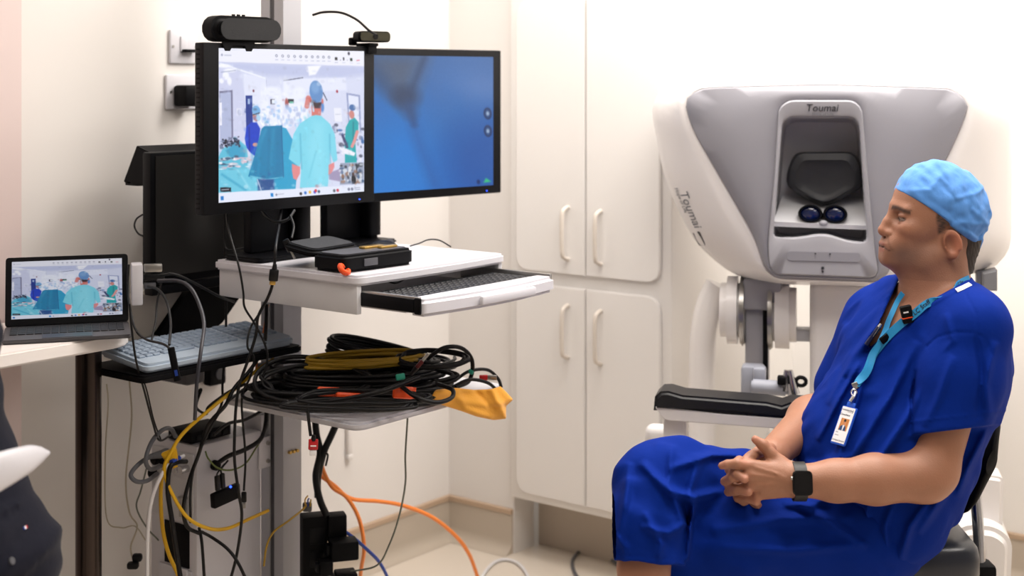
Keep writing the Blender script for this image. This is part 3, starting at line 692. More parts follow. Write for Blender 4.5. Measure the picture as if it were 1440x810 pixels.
cable('desk_cable', 'black cable running under the tabletop beside the keyboard', [(536, 393, 3.22), (556, 398, 3.20), (572, 391, 3.27), (585, 386, 3.32)], .002, m_rubber)

# ================================================================== cables heaped on the lower shelf
def coil(name, label, cx, cy, rx, ry, z0, dz, turns, r, mat, rot=0, jit=.1, tilt=(0, 0), seed=0, group=None):
    g = np.random.default_rng(seed); n = int(turns*26); th = np.linspace(0, 2*math.pi*turns, n)
    def wob(s): 
        k = int(turns*3)+3; return np.interp(np.linspace(0, k-1, n), np.arange(k), g.uniform(-s, s, k))
    sc = 1+wob(jit); x = rx*sc*np.cos(th)+wob(.012); y = ry*sc*np.sin(th)+wob(.012)
    z = z0+np.linspace(0, 1, n)*dz+wob(.25*dz+.001)+tilt[0]*x+tilt[1]*y; z = np.maximum(z, SZ+r+.0008)
    c, s = math.cos(rot), math.sin(rot)
    P = [CART @ Vector((cx+a*c-b*s, cy+a*s+b*c, h)) for a, b, h in zip(x, y, z)]
    o = obj(name, tube(new(), P, r, 7), mat, None, ang=80); return tag(o, label, 'cable', group)
R45 = math.radians(-45)
coil('cable_coil', 'big loose black cable coil lying flat on the cart shelf', .14, .17, .215, .11, SZ+.008, .03, 6, .0048, m_rubber, R45, .14, seed=1)
coil('cable_coil', 'black cable coil in the middle of the heap under the yellow coil', .19, .17, .17, .09, SZ+.035, .025, 6, .0048, m_rubber, R45, .13, seed=2)
coil('cable_coil', 'thin black cable coil bundled at the front of the shelf', .14, .10, .165, .055, SZ+.01, .03, 6, .0036, m_rubber, R45, .15, seed=3)
coil('cable_coil', 'mustard yellow cable coil on top of the black cable heap', .18, .165, .12, .04, SZ+.078, .02, 5, .0042, m_olive, math.radians(-38), .16, seed=4)
coil('cable_coil', 'black cable coil standing highest at the far end of the heap', .30, .21, .125, .065, SZ+.055, .035, 6, .005, m_rubber, math.radians(-50), .1, (-.22, 0), seed=5)
coil('cable_coil', 'black cable coil sagging over the yellow duster', .35, .16, .10, .06, SZ+.03, .03, 4, .0042, m_rubber, math.radians(-30), .15, seed=6)
coil('cable_coil', 'black cable coil tucked low behind the orange clips', .2, .25, .16, .08, SZ+.02, .04, 5, .0046, m_rubber, R45, .12, seed=8)
cable('cable_loop', 'large black cable loop sticking out past the shelf edge', [(470, 512, 3.25), (430, 502, 3.22), (390, 506, 3.2), (362, 525, 3.18), (362, 548, 3.15), (395, 563, 3.1), (450, 566, 3.06), (530, 552, 3.03), (590, 530, 3.08)], .0052, m_rubber)
cable('cable_loop', 'thin black cable loop lying low over the shelf corner', [(470, 545, 3.2), (420, 537, 3.25), (365, 540, 3.22), (342, 552, 3.2), (350, 562, 3.15), (400, 570, 3.08), (470, 574, 3.02)], .0042, m_rubber)
cable('cable_loop', 'black cable loop arching high at the far end of the heap', [(600, 505, 3.25), (625, 489, 3.25), (650, 490, 3.28), (664, 508, 3.3), (660, 535, 3.3), (640, 545, 3.25)], .005, m_rubber)
cable('cable_loop', 'black cable loop hanging in front of the duster', [(560, 540, 3.08), (585, 558, 3.03), (612, 566, 3.04), (634, 560, 3.08), (636, 548, 3.12), (615, 540, 3.16)], .005, m_rubber)
G9 = np.random.default_rng(21)
for lab, x0, x1, y0, dd, hh in (('thick black cable wound loosely over the left end of the heap', 372, 520, 536, 3.12, 22), ('black cable bent in a long narrow loop across the front of the heap', 420, 600, 560, 3.04, 10), ('black cable curling over the middle of the heap behind the green tab', 440, 640, 530, 3.24, 15), ('thin black cable straying across the top of the yellow coil', 560, 655, 505, 3.28, 12), ('black cable wound round the foot of the heap by the orange clamps', 400, 585, 569, 3.0, 8)):
    pts = []
    for k in range(26):
        a = k*2*math.pi/11; q = 1+G9.uniform(-.12, .12); pts.append(((x0+x1)/2+(x1-x0)/2*q*math.cos(a), y0+hh*q*math.sin(a)+G9.uniform(-2, 2), dd-.035*math.sin(a)-.0006*(((x0+x1)/2)-530)))
    cable('loose_cable', lab, pts, .0046 if hh > 9 else .0038, m_rubber, n=5)
for k, (lab, pts) in enumerate((('black video cable with a silver plug end beside the duster', [(640, 535, 3.28), (660, 522, 3.3), (685, 520, 3.34), (700, 532, 3.36), (705, 545, 3.36)]), ('thin black cable trailing along the top of the duster', [(635, 545, 3.25), (660, 534, 3.27), (685, 538, 3.3), (698, 548, 3.32)]))):
    cable('loose_cable', lab, pts, .004, m_rubber)
t = thing('cable_plug', 'silver video plug with a dark red collar sticking up from the heap', 'plug', at(596, 507, 3.12))
m1 = basis(at(596, 505, 3.12), at(603, 499, 3.12)-at(592, 512, 3.12), (0, -1, 0)); obj('tip', box(new(), (.006, 0, 0), (.02, .011, .006), .001, m1), m_steel, t); obj('collar', box(new(), (-.014, 0, 0), (.02, .014, .009), .002, m1), M('dark_red', '5c1418', .4, var=.05), t); obj('boot', cyl(new(), m1 @ Vector((-.024, 0, 0)), m1 @ Vector((-.045, 0, 0)), .006, .004), m_rubber, t)
t = thing('cable_plug', 'silver video plug with a red collar beside the duster', 'plug', at(680, 530, 3.33))
m1 = basis(at(680, 531, 3.33), (1, 0, .0), (0, 0, 1)); obj('tip', box(new(), (.02, 0, 0), (.022, .011, .008), .001, m1), m_steel, t); obj('collar', box(new(), (0, 0, 0), (.02, .012, .01), .002, m1), m_red, t)
# orange clips and green tape
for lab, px, py, d, w_, h_ in (('orange plastic cable clamp half buried at the left of the heap', 462, 551, 3.10, .05, .02), ('orange plastic cable clamp under the front of the heap', 490, 556, 3.075, .055, .011), ('orange plastic cable clamp beside the yellow duster', 567, 552, 3.075, .045, .026)):
    t = thing('cable_clamp', lab, 'clamp', at(px, py, d)); m1 = basis(at(px, py, d), (.95, .3, -.12), (.05, .3, 1))
    obj('jaw', box(new(), (0, 0, 0), (w_, h_, .016), .004, m1), m_orangep, t); obj('hinge', cyl(new(), m1 @ Vector((w_*.5, -h_*.45, 0)), m1 @ Vector((w_*.5, h_*.45, 0)), .006, n=10), m_orangep, t)
for lab, px, py, d, ang in (('green tape tab wrapped round a cable in the middle of the heap', 563, 530, 3.07, 10), ('green tape tab round the high cable loop', 662, 523, 3.3, 60)):
    m1 = basis(at(px, py, d), (math.cos(math.radians(ang)), .2, math.sin(math.radians(ang))), (0, .3, 1))
    o = obj('tape_tab', box(new(), (0, 0, 0), (.02, .014, .012) if ang < 30 else (.01, .013, .013), .003, m1), m_green); tag(o, lab, 'tape')
# duster: crumpled yellow cloth
G = np.random.default_rng(3)
outl = [(604, 560), (612, 548), (640, 545), (668, 548), (690, 547), (704, 543), (713, 552), (722, 562), (712, 571), (712, 589), (694, 591), (670, 586), (648, 578), (622, 570)]
c2 = (662, 565); o_ = polar(outl, c2, 64)
def duster(P):
    x, y = pix(P); e = polyd(x, y, outl)*.00165; yc = 3.16+.10*(x-604)/118
    wv = .004*np.sin(x*.05+y*.09)
    for pts, w_, am in (([(690, 547), (700, 565), (712, 589)], 5, -.012), ([(620, 552), (660, 566), (705, 570)], 6, -.008), ([(640, 546), (655, 575), (690, 588)], 5, -.006), ([(668, 549), (690, 572), (712, 572)], 4, .007), ([(610, 562), (640, 556), (690, 552)], 5, .005)): wv = wv+am*np.exp(-(lined(x, y, pts)/w_)**2)
    return smax(e, np.abs(P[:, 1]-yc-wv)-.011, .012)*.75
V, Q = netmesh(duster, (-.21, 3.08, .64), (.03, 3.36, .82), .003)
tag(meshobj('duster', V, Q, m_cloth), 'crumpled yellow cleaning cloth hanging off the cart shelf', 'cloth')
# hanging lead with red plug
t = thing('hanging_lead', 'black lead with a red and white plug hanging below the shelf', 'cable', at(440, 636, 3.0))
obj('cord', tube(new(), spline([at(433, 568, 3.0), at(433, 580, 2.995), at(435, 598, 3.0), at(437, 613, 3.0)], 6), .0034), m_rubber, t, ang=80)
m1 = basis(at(440.5, 625, 3.0), (1, .2, -.05), (.06, 0, 1)); obj('strain_relief', cyl(new(), m1 @ Vector((0, .02, 0)), m1 @ Vector((0, .008, 0)), .004, .006), m_rubber, t)
obj('plug', box(new(), (0, 0, 0), (.02, .022, .009), .002, m1), m_red, t); obj('print_line', box(new(), (0, -.002, .0048), (.012, .0025, .0006), 0, m1), m_badge, t); obj('tip', box(new(), (.0005, -.0175, 0), (.014, .012, .007), .0015, m1), m_badge, t)

# ================================================================== computer box behind the column
pc = thing('computer_box', 'white metal computer box bolted to the back of the cart column', 'computer', (.09, .585, .1), None, CART)
obj('body', box(new(), (.095, .6, .345), (.2, .17, .51), .006), m_white, pc, CART)
bm = new(); box(bm, (.205, .555, .585), (.012, .07, .1), .003); box(bm, (.2, .511, .545), (.036, .006, .075), .002); obj('bracket', bm, m_white, pc, CART)
for dz in (-.022, .022):
    obj('bolt', cyl(new(), (.208, .5078, .545+dz), (.208, .503, .545+dz), .005, n=12), m_steel, pc, CART)
# recess and cable panel on the face towards the wall side (local x = -.005)
obj('port_panel', box(new(), (-.0065, .6, .5), (.003, .15, .16), .001), m_pale, pc, CART)
obj('recess', box(new(), (-.0065, .585, .36), (.003, .09, .1), .001), m_blackm, pc, CART)
obj('cover_plate', box(new(), (-.0075, .59, .24), (.005, .12, .13), .002), m_white, pc, CART)
for (y, z, r) in ((.655, .55, .013), (.62, .548, .012), (.665, .515, .012)):
    obj('cable_gland', cyl(new(), (-.008, y, z), (-.022, y, z), r, n=16, bev=.002), m_blackm, pc, CART)
obj('connector', cyl(new(), (-.008, .545, .545), (-.03, .545, .545), .009, n=14), m_chrome, pc, CART)
obj('connector', cyl(new(), (-.008, .57, .54), (-.026, .57, .54), .008, n=14), m_chrome, pc, CART)
bm = new(); cyl(bm, (-.018, .55, .475), (-.018, .55, .435), .009, n=14); cyl(bm, (-.018, .55, .48), (-.018, .55, .475), .012, n=14); obj('connector', bm, m_steel, pc, CART)
obj('cable_gland', cyl(new(), (.045, .5145, .547), (.045, .5, .547), .012, n=16, bev=.002), m_blackm, pc, CART)
obj('latch', box(new(), (-.012, .565, .3), (.006, .05, .02), .003), m_white, pc, CART)
# network switch on top
sw = thing('network_switch', 'small black network switch lying on the computer box', 'network switch', (.06, .57, .6015), None, CART)
obj('case', box(new(), (.055, .577, .6155), (.12, .085, .026), .002), m_blackm, sw, CART)
for k in range(5): obj('port', box(new(), (.015+.02*k, .533, .613), (.014, .004, .012), .001), m_black, sw, CART)
# usb hub hanging on the front face
hb = thing('usb_hub', 'black USB hub with a blue light hanging on the computer box', 'hub', at(316, 697, 3.28))
m1 = basis(at(317, 697, 3.285), at(336, 688, 3.32)-at(298, 705, 3.25), (0, 0, 1)); obj('case', box(new(), (0, 0, 0), (.082, .034, .016), .003, m1), m_blackm, hb); obj('light', ball(new(), (.012, .018, .006), .003, 6, (1, 1, 1), m1), m_led, hb)
for dx in (-.022, -.006): obj('usb_plug', box(new(), (dx, .037, 0), (.012, .036, .009), .003, m1), m_rubber, hb)
for dx, (x, y) in ((-.022, (308, 660)), (-.006, (313, 655))): obj('plug_cable', tube(new(), spline([m1 @ Vector((dx, .05, 0)), at(x-2, y+5, 3.29), at(x+8, y-8, 3.3)], 6), .0022), m_rubber, hb, ang=80)

# ---- cables round the cart
C3 = 3.2
cable('hanging_cable', 'thin black cable dropping from the video-call monitor past the tabletop edge', [(318, 298, 3.2), (321, 320, 3.17), (326, 340, 3.14), (336, 375, 3.12), (342, 410, 3.12), (344, 432, 3.13), (358, 455, 3.15), (372, 483, 3.15), (376, 505, 3.15), (370, 530, 3.16)], .0025, m_rubber)
cable('video_cable', 'black video cable hanging from the monitor down past the shelf', [(396, 293, 3.3), (392, 320, 3.2), (388, 345, 3.1), (386, 372, 3.09), (383, 400, 3.09), (376, 420, 3.1), (363, 445, 3.12), (360, 470, 3.13), (350, 503, 3.14), (337, 540, 3.15), (332, 572, 3.15), (330, 610, 3.15), (330, 650, 3.15), (336, 695, 3.15), (340, 727, 3.16), (333, 780, 3.18), (322, 822, 3.2)], .0034, m_rubber)
t = thing('cable_joiner', 'black video cable joiner with a brass end hanging at the tabletop edge', 'adapter', at(384, 400, 3.075))
m1 = basis(at(385, 387, 3.07), (1, .2, -.1), (.12, 0, 1)); obj('shell', box(new(), (0, 0, 0), (.02, .026, .011), .003, m1), m_rubber, t); obj('tip', box(new(), (-.001, -.017, 0), (.013, .008, .007), .001, m1), m_gold, t); obj('strain_relief', cyl(new(), m1 @ Vector((0, .013, 0)), m1 @ Vector((0, .024, 0)), .006, .004), m_rubber, t)
cable('video_cable', 'black video lead looping behind the monitor stand with a white plug', [(365, 293, 3.28), (375, 305, 3.25), (390, 312, 3.22), (405, 308, 3.22), (414, 296, 3.25)], .0035, m_rubber)
t = thing('video_lead', 'short black lead with a grey plug lying on the cart top beside the stand', 'cable', at(398, 355, 3.2)); obj('cord', tube(new(), spline([at(408, 303, 3.22), at(413, 318, 3.2), at(410, 335, 3.17)], 6), .003), m_rubber, t, ang=80)
m1 = basis(at(405, 345, 3.15), (1, .2, .5), (.45, 0, 1)); obj('plug', box(new(), (0, 0, 0), (.015, .03, .01), .003, m1), m_rubber, t); obj('tip', box(new(), (0, -.024, 0), (.005, .022, .004), .001, m1), m_steel, t)
cable('desk_lead', 'black lead lying on the back corner of the cart top', [(315, 303, 3.36), (316, 340, 3.34), (322, 352, 3.33), (345, 349, 3.36), (370, 352, 3.36), (392, 354, 3.35)], .0022, m_rubber)
cable('hanging_cable', 'thin black cable hanging straight behind the cart apron', [(316, 300, 3.42), (316, 360, 3.4), (318, 430, 3.37), (317, 483, 3.36), (313, 537, 3.35), (311, 570, 3.33), (290, 602, 3.3)], .003, m_rubber)
cable('hanging_cable', 'black cable twisting beside the column above the shelf', [(372, 425, 3.3), (365, 440, 3.25), (352, 462, 3.2), (348, 487, 3.18), (357, 503, 3.18), (352, 530, 3.18), (340, 562, 3.18), (345, 640, 3.18), (343, 690, 3.18)], .0026, m_rubber)
t = thing('hanging_plug', 'small black plug dangling in front of the white computer box', 'plug', at(343, 712, 3.18)); obj('shell', box(new(), at(343, 699, 3.18), (.012, .008, .024), .003), m_rubber, t); obj('tip', box(new(), at(343, 711, 3.18), (.008, .005, .012), .001), m_steel, t)
cable('hanging_cable', 'black cable crossing the orange lead beside the column', [(375, 428, 3.32), (374, 460, 3.3), (370, 490, 3.28), (352, 520, 3.25), (330, 545, 3.22), (317, 570, 3.2), (300, 588, 3.2), (290, 603, 3.2), (280, 637, 3.19), (267, 673, 3.17), (258, 713, 3.16), (263, 740, 3.18), (280, 750, 3.2)], .0046, m_rubber)
cable('hanging_cable', 'black cable curving from the shelf corner to the port panel', [(345, 545, 3.2), (318, 568, 3.18), (297, 600, 3.17), (275, 650, 3.17), (268, 690, 3.17), (268, 735, 3.18)], .003, m_rubber)
cable('orange_lead', 'thin orange lead running down beside the cart column', [(377, 428, 3.34), (370, 470, 3.34), (362, 505, 3.34), (358, 540, 3.35)], .0026, m_orange)
cable('network_cable', 'yellow network cable looping from the shelf round the white computer box', [(385, 505, 3.36), (362, 520, 3.32), (333, 545, 3.25), (290, 580, 3.2), (257, 610, 3.18), (240, 637, 3.16), (231, 660, 3.15), (240, 690, 3.15), (263, 727, 3.16), (293, 743, 3.2), (320, 743, 3.25), (350, 730, 3.31), (377, 718, 3.38)], .0042, m_yellow)
cable('network_cable', 'yellow network cable hanging down the side of the computer box', [(240, 640, 3.2), (229, 665, 3.18), (226, 700, 3.18), (229, 745, 3.18), (237, 778, 3.18), (250, 808, 3.18), (253, 822, 3.18)], .0045, m_yellow)
t = thing('network_plug', 'yellow moulded network plug at the port panel', 'plug', at(241, 648, 3.17)); m1 = basis(at(240, 641, 3.17), (1, .1, .4), (-.4, 0, 1)); obj('boot', prism(new(), rounded([(-.012, -.018), (.012, -.018), (.018, .014), (-.018, .014)], .006), .018, .004, m1 @ Matrix.Translation((0, 0, -.009))), m_yellow, t)
obj('collar', cyl(new(), m1 @ Vector((0, -.016, 0)), m1 @ Vector((0, -.028, 0)), .009, .006), m_yellow, t)
cable('white_cable', 'white cable with a blue sleeve hanging from the computer box', [(258, 641, 3.22), (247, 647, 3.18), (230, 663, 3.15), (214, 700, 3.14), (208, 747, 3.14), (207, 822, 3.14)], .0045, m_whitecable)
o = obj('cable_sleeve', cyl(new(), at(252, 644, 3.18), at(241, 650, 3.155), .0058, n=14), m_blue); tag(o, 'short blue sleeve on the white cable at the port panel', 'sleeve')
cable('power_cable', 'thick black power cable hanging down the port panel edge', [(262, 649, 3.2), (250, 650, 3.17), (239, 658, 3.15), (236, 690, 3.15), (243, 740, 3.15), (255, 822, 3.16)], .0055, m_rubber)
cable('grey_cable', 'thick grey cable loop bulging left of the computer box', [(247, 614, 3.3), (240, 603, 3.26), (228, 605, 3.2), (213, 622, 3.15), (205, 647, 3.12), (212, 660, 3.16), (226, 655, 3.3)], .005, m_greycable)
cable('grey_cable', 'thick grey cable with a tapered plug looping at the port panel', [(236, 637, 3.3), (215, 641, 3.2), (197, 651, 3.14), (184, 667, 3.12), (192, 677, 3.12), (207, 676, 3.15), (221, 666, 3.25)], .005, m_greycable)
o = obj('grey_plug', cyl(new(), at(234, 637, 3.27), at(212, 642, 3.19), .011, .006, n=16), m_greycable); tag(o, 'tapered grey plug pushed into the port panel', 'plug')
cable('beige_cord', 'thin beige cord hanging down the wall to a black blob on its end', [(182, 535, 3.35), (185, 590, 3.35), (177, 673, 3.33), (182, 720, 3.33), (193, 740, 3.32), (184, 768, 3.32), (187, 788, 3.32)], .002, m_beigecable)
t = thing('cord_end', 'small black plug cluster on the end of the beige cord', 'plug', at(190, 800, 3.32)); obj('shell', box(new(), at(193, 784, 3.32), (.022, .018, .018), .005), m_rubber, t); obj('boot', box(new(), at(187, 795, 3.31), (.026, .02, .016), .005), m_rubber, t)
cable('thin_cable', 'thin black cable from the laptop hub down to the network switch', [(182, 427, 2.98), (186, 470, 2.98), (192, 510, 3.0), (203, 550, 3.05), (215, 595, 3.12), (224, 619, 3.2), (240, 612, 3.3)], .0024, m_rubber)
cable('thin_cable', 'second thin black cable running down towards the computer box', [(196, 520, 3.06), (206, 548, 3.1), (216, 590, 3.14), (226, 618, 3.22)], .0018, m_rubber)
cable('thin_cable', 'thin grey-green cord kinked on the wall beside the computer box', [(207, 655, 3.4), (198, 690, 3.38), (192, 713, 3.36), (205, 740, 3.38), (223, 760, 3.4)], .002, m_greencable)
cable('pale_cord', 'pale cord looping low on the wall behind the table leg', [(150, 540, 3.3), (152, 570, 3.3), (148, 640, 3.3), (150, 728, 3.3), (170, 742, 3.31), (190, 740, 3.33), (205, 760, 3.36)], .0016, m_beigecable)
cable('black_cable', 'black cable running from the recess down the front of the computer box', [(284, 748, 3.25), (300, 757, 3.2), (320, 772, 3.18), (335, 792, 3.17), (349, 822, 3.17)], .0036, m_rubber)
cable('black_cable', 'black cable dropping straight from the recess', [(280, 742, 3.22), (284, 765, 3.2), (288, 822, 3.2)], .0036, m_rubber)
cable('power_cable', 'thick black power cable curving from the column to the computer box', [(375, 560, 3.42), (374, 595, 3.38), (366, 618, 3.33), (345, 632, 3.3), (322, 641, 3.28), (308, 650, 3.275)], .0055, m_rubber)
cable('earth_wire', 'thin green and yellow earth wire sagging across the computer box', [(289, 635, 3.24), (293, 645, 3.22), (306, 658, 3.23), (325, 661, 3.26), (345, 652, 3.3), (360, 630, 3.33), (372, 612, 3.36)], .002, M('earth_green', '5d6a32', .5, var=.2, vscale=60))
cable('earth_wire', 'thin yellow wire looping from the column into a black sleeve', [(434, 707, 3.42), (424, 718, 3.38), (405, 733, 3.33), (385, 748, 3.3), (375, 768, 3.28), (371, 796, 3.28)], .0024, m_olive)
cable('black_cable', 'black cables gathered over the network switch', [(300, 612, 3.25), (320, 596, 3.3), (345, 590, 3.36), (375, 574, 3.42)], .004, m_rubber)
cable('black_cable', 'looped black cable above the computer box behind the yellow cable', [(275, 575, 3.35), (277, 555, 3.35), (283, 548, 3.36), (276, 572, 3.34), (290, 582, 3.3), (293, 572, 3.3), (320, 552, 3.25), (345, 540, 3.22)], .0032, m_rubber)

# ---- power strip and adapters at the column foot
PS = 3.44
ps = thing('power_strip', 'tall black power strip fixed upright to the foot of the cart column', 'power strip', at(441, 840, PS))
m1 = basis(at(441, 790, PS), (.95, .3, 0), (0, 0, 1)); obj('case', box(new(), (0, 0, 0), (.06, .23, .05), .004, m1), m_blackm, ps)
for k in range(3): obj('outlet', box(new(), (.004, .07-.055*k, .0255), (.034, .04, .003), .003, m1), m_black, ps)
for lab, px, py, d, s in (('black power adapter standing upright at the top of the power strip', 473, 741, 3.44, (.045, .04, .066)), ('black power adapter plugged sideways in the middle of the power strip', 483, 772, 3.40, (.066, .05, .045)), ('small black plug low on the power strip', 458, 797, 3.37, (.03, .04, .035)), ('black power adapter at the bottom of the power strip', 486, 812, 3.40, (.05, .05, .03))):
    t = thing('power_adapter', lab, 'adapter', at(px, py, d)-Vector((0, 0, s[2]/2))); m2 = Matrix.Translation(at(px, py, d)) @ Matrix.Rotation(.3, 4, 'Z')
    obj('body', box(new(), (0, 0, 0), s, .004, m2), m_blackm, t); obj('plug_collar', box(new(), (-s[0]*.5-.004, .004, 0), (.01, s[1]*.6, s[2]*.6), .002, m2), m_black, t)
bm = new(); box(bm, at(432, 713, 3.415), (.022, .014, .022), .004, None); o = thing('terminal_block', 'small dark terminal with loose wires at the top of the power strip', 'terminal', at(432, 722, 3.415)); obj('block', bm, m_greyd, o)
for k, mt in enumerate((m_gold, m_blue, m_olive)): obj('wire', tube(new(), spline([at(430+3*k, 712, 3.405), at(429+4*k, 703, 3.4), at(433+2*k, 697+4*k, 3.4)], 5), .0018), mt, o, ang=80)
cable('cable_bundle', 'thick black braided cable bundle dropping from the shelf to the power strip', [(443, 585, 3.5), (445, 610, 3.48), (450, 637, 3.46), (444, 670, 3.45), (450, 703, 3.44), (460, 726, 3.43)], .0085, m_rubber)
cable('cable_bundle', 'thick black cable slanting from under the shelf into the bundle', [(476, 590, 3.5), (466, 612, 3.48), (455, 637, 3.46), (447, 672, 3.46), (447, 700, 3.45)], .0085, m_rubber)
o = obj('cable_tie', tube(new(), spline([at(456, 637, 3.44), at(461, 640, 3.44), at(458, 655, 3.44)], 5), .0025), m_rubber, ang=80); tag(o, 'black cable tie tail on the thick bundle', 'cable tie')
cable('orange_cable', 'orange cable dropping steeply behind the power strip to the floor', [(450, 645, 3.6), (456, 665, 3.6), (468, 686, 3.6), (488, 700, 3.62), (505, 730, 3.64), (512, 770, 3.66), (508, 800, 3.7), (503, 840, 3.75)], .0052, m_orange)
cable('orange_cable', 'orange cable arching from the column across to the floor by the wall', [(450, 668, 3.62), (470, 683, 3.63), (493, 701, 3.65), (533, 705, 3.72), (567, 711, 3.78), (607, 727, 3.86), (640, 753, 3.95), (660, 780, 4.02), (673, 815, 4.08), (676, 816, 4.1)], .0055, m_orange)
cable('blue_cable', 'blue cable curving from the power adapters down to the floor', [(486, 748, 3.45), (497, 756, 3.46), (512, 769, 3.48), (533, 790, 3.52), (546, 815, 3.56), (550, 835, 3.6)], .0042, m_blue)
cable('thin_cable', 'thin grey-green cable hanging from the shelf and curling back to the adapters', [(574, 562, 3.3), (573, 590, 3.3), (570, 640, 3.3), (570, 680, 3.3), (561, 727, 3.32), (547, 767, 3.35), (530, 795, 3.38), (493, 804, 3.4)], .0022, m_greencable)
def floorcable(name, label, pts, r, mat):
    o = obj(name, tube(new(), spline([onz(x, y, r+.0012) for x, y in pts], 8), r), mat, ang=80); return tag(o, label, 'cable')
floorcable('floor_cable', 'white cable loop lying on the floor in front of the cupboard', [(672, 822), (684, 802), (697, 790), (712, 787), (728, 792), (740, 806), (746, 822)], .005, m_whitecable)
floorcable('floor_cable', 'dark grey cable loop lying on the floor beside the seated person', [(818, 822), (806, 800), (806, 786), (816, 775), (833, 772), (850, 779), (870, 795)], .005, m_greycable)

# ================================================================== bench, laptop
bench = thing('bench_table', 'white laminate bench table with a dark bronze leg against the left wall', 'table', (-2.1, -.27, 0), None, ROOM)
pts = rounded([(-3.3, -.085), (-3.3, -.412), (-1.50, -.412), (-1.50, -.085)], [0, 0, .1, .02], 6)
obj('top', prism(new(), pts, .03, .004, Matrix.Translation((0, 0, .88))), m_tabletop, bench, ROOM)
obj('leg', cyl(new(), (-1.6, -.35, .001), (-1.6, -.35, .88), .0275, n=28), m_bronze, bench, ROOM, 60)
obj('leg', cyl(new(), (-3.1, -.35, .001), (-3.1, -.35, .88), .0275, n=28), m_bronze, bench, ROOM, 60)
LF = basis(at(95, 483, 2.95), (.954, .299, 0), (-.299, .954, 0)); LF.translation.z = .9112
lp = thing('laptop', 'small black laptop with the operating theatre call on its screen', 'laptop', (0, 0, 0), None, LF)
LW, LD = .258, .175
kbse = obj('keyboard_base', prism(new(), rounded([(-LW/2, 0), (LW/2, 0), (LW/2, LD), (-LW/2, LD)], .008), .008, .002, LF), M('laptop_grey', '4a484b', .5, var=.03), lp)
bm = new()
for r in range(5):
    for c in range(14):
        box(bm, (-LW/2+.012+(c+.5)*(LW-.024)/14, .068+r*.0205, .0092), ((LW-.024)/14*.88, .017, .002), .0006, LF, 1)
o = obj('keys', bm, M('laptop_key', '1c1c1f', .5, var=.1), kbse); o['kind'] = 'stuff'
obj('touchpad', box(new(), (0, .033, .0083), (.1, .05, .001)), M('touchpad_grey', '3c3b40', .35, var=.03), kbse, LF)
SM = LF @ Matrix.Translation((0, LD-.01, .009)) @ Matrix.Rotation(math.radians(90-16), 4, 'X')
SH = .151
obj('lid', prism(new(), rounded([(-LW/2, 0), (LW/2, 0), (LW/2, SH), (-LW/2, SH)], .008), .008, .002, SM @ Matrix.Translation((0, 0, -.009))), m_black, lp)
TH_C.mesh('screen', SM @ Matrix.Translation((0, .003+SH/2, .0008)), LW-.026, SH-.026, m_picture, lp, .62)
obj('kickstand', box(new(), (0, -.045, 0), (.2, .09, .003), .001, SM @ Matrix.Translation((0, .1, -.012)) @ Matrix.Rotation(math.radians(40), 4, 'X')), m_greyd, lp)
hubm = LF @ Matrix.Translation((LW/2+.018, LD+.0, .045))
dk = thing('docking_hub', 'white docking hub standing upright at the side of the laptop', 'hub', (LW/2+.018, LD, 0), None, LF)
obj('case', box(new(), (0, 0, .045), (.024, .05, .09), .003, hubm), m_white, dk); 
dkz = .045
t = thing('video_plug', 'silver video plug in the docking hub', 'plug', at(212, 384, 3.12)); obj('shell', box(new(), (.035, 0, dkz+.034), (.04, .02, .018), .003, hubm), m_steel, t)
t = thing('video_plug', 'black video plug in the docking hub under the silver one', 'plug', at(212, 395, 3.12)); obj('shell', box(new(), (.037, 0, dkz+.014), (.045, .02, .015), .003, hubm), m_rubber, t)
t = thing('usb_plug', 'short grey plug at the bottom of the docking hub', 'plug', at(205, 404, 3.12)); obj('shell', box(new(), (.028, 0, dkz-.005), (.026, .016, .013), .002, hubm), m_greyd, t)
cable('hub_cable', 'black cable running from the docking hub towards the cart', [(224, 387, 3.13), (247, 386, 3.14), (277, 400, 3.18), (307, 416, 3.25), (330, 425, 3.35)], .003, m_rubber)
cable('hub_cable', 'thick dark grey cable arching from the docking hub down past the keyboard', [(222, 395, 3.12), (250, 395, 3.1), (268, 405, 3.08), (281, 430, 3.06), (287, 457, 3.02), (283, 490, 2.96), (277, 537, 2.94), (274, 590, 2.96)], .0042, M('charcoal_cable', '2c2c33', .4, var=.05))
cable('hub_cable', 'thin black cable from the docking hub to the black dongle', [(208, 403, 3.11), (222, 407, 3.08), (234, 423, 3.05), (240, 453, 3.0), (238, 485, 2.93)], .003, m_rubber)
cable('hub_cable', 'fine black cable hanging straight down from the hub to the keyboard', [(227, 397, 3.13), (221, 425, 3.12), (219, 450, 3.1), (213, 480, 3.06)], .0022, m_rubber)
cable('hub_cable', 'thin black cable trailing from the laptop edge over the keyboard', [(181, 372, 3.06), (180, 400, 3.05), (182, 428, 3.03), (190, 462, 2.99), (205, 477, 2.96), (230, 484, 2.92), (243, 494, 2.9)], .0026, m_rubber)
dg = thing('usb_dongle', 'slim black USB dongle hanging in front of the pale keyboard', 'dongle', at(250, 536, 2.9))
m1 = basis(at(245, 512, 2.9), (1, .1, .2), (-.25, 0, 1)); obj('case', box(new(), (0, 0, 0), (.014, .07, .008), .002, m1), m_blackm, dg); obj('port', box(new(), (.001, -.018, .0043), (.006, .012, .001), 0, m1), m_blue, dg)

# ================================================================== old wall workstation
ws = thing('wall_workstation', 'black wall-mounted workstation screen switched off behind the cart', 'monitor', (-1.1, 0, .9), None, ROOM)
obj('panel', box(new(), (-1.09, -.215, 1.128), (.51, .03, .312), .004), m_black, ws, ROOM)
obj('screen', box(new(), (-1.09, -.2312, 1.133), (.48, .002, .285)), M('matt_dark_screen', '2b2a29', .32, var=.05), ws, ROOM)  # charcoal screen colour includes the wall's reflection
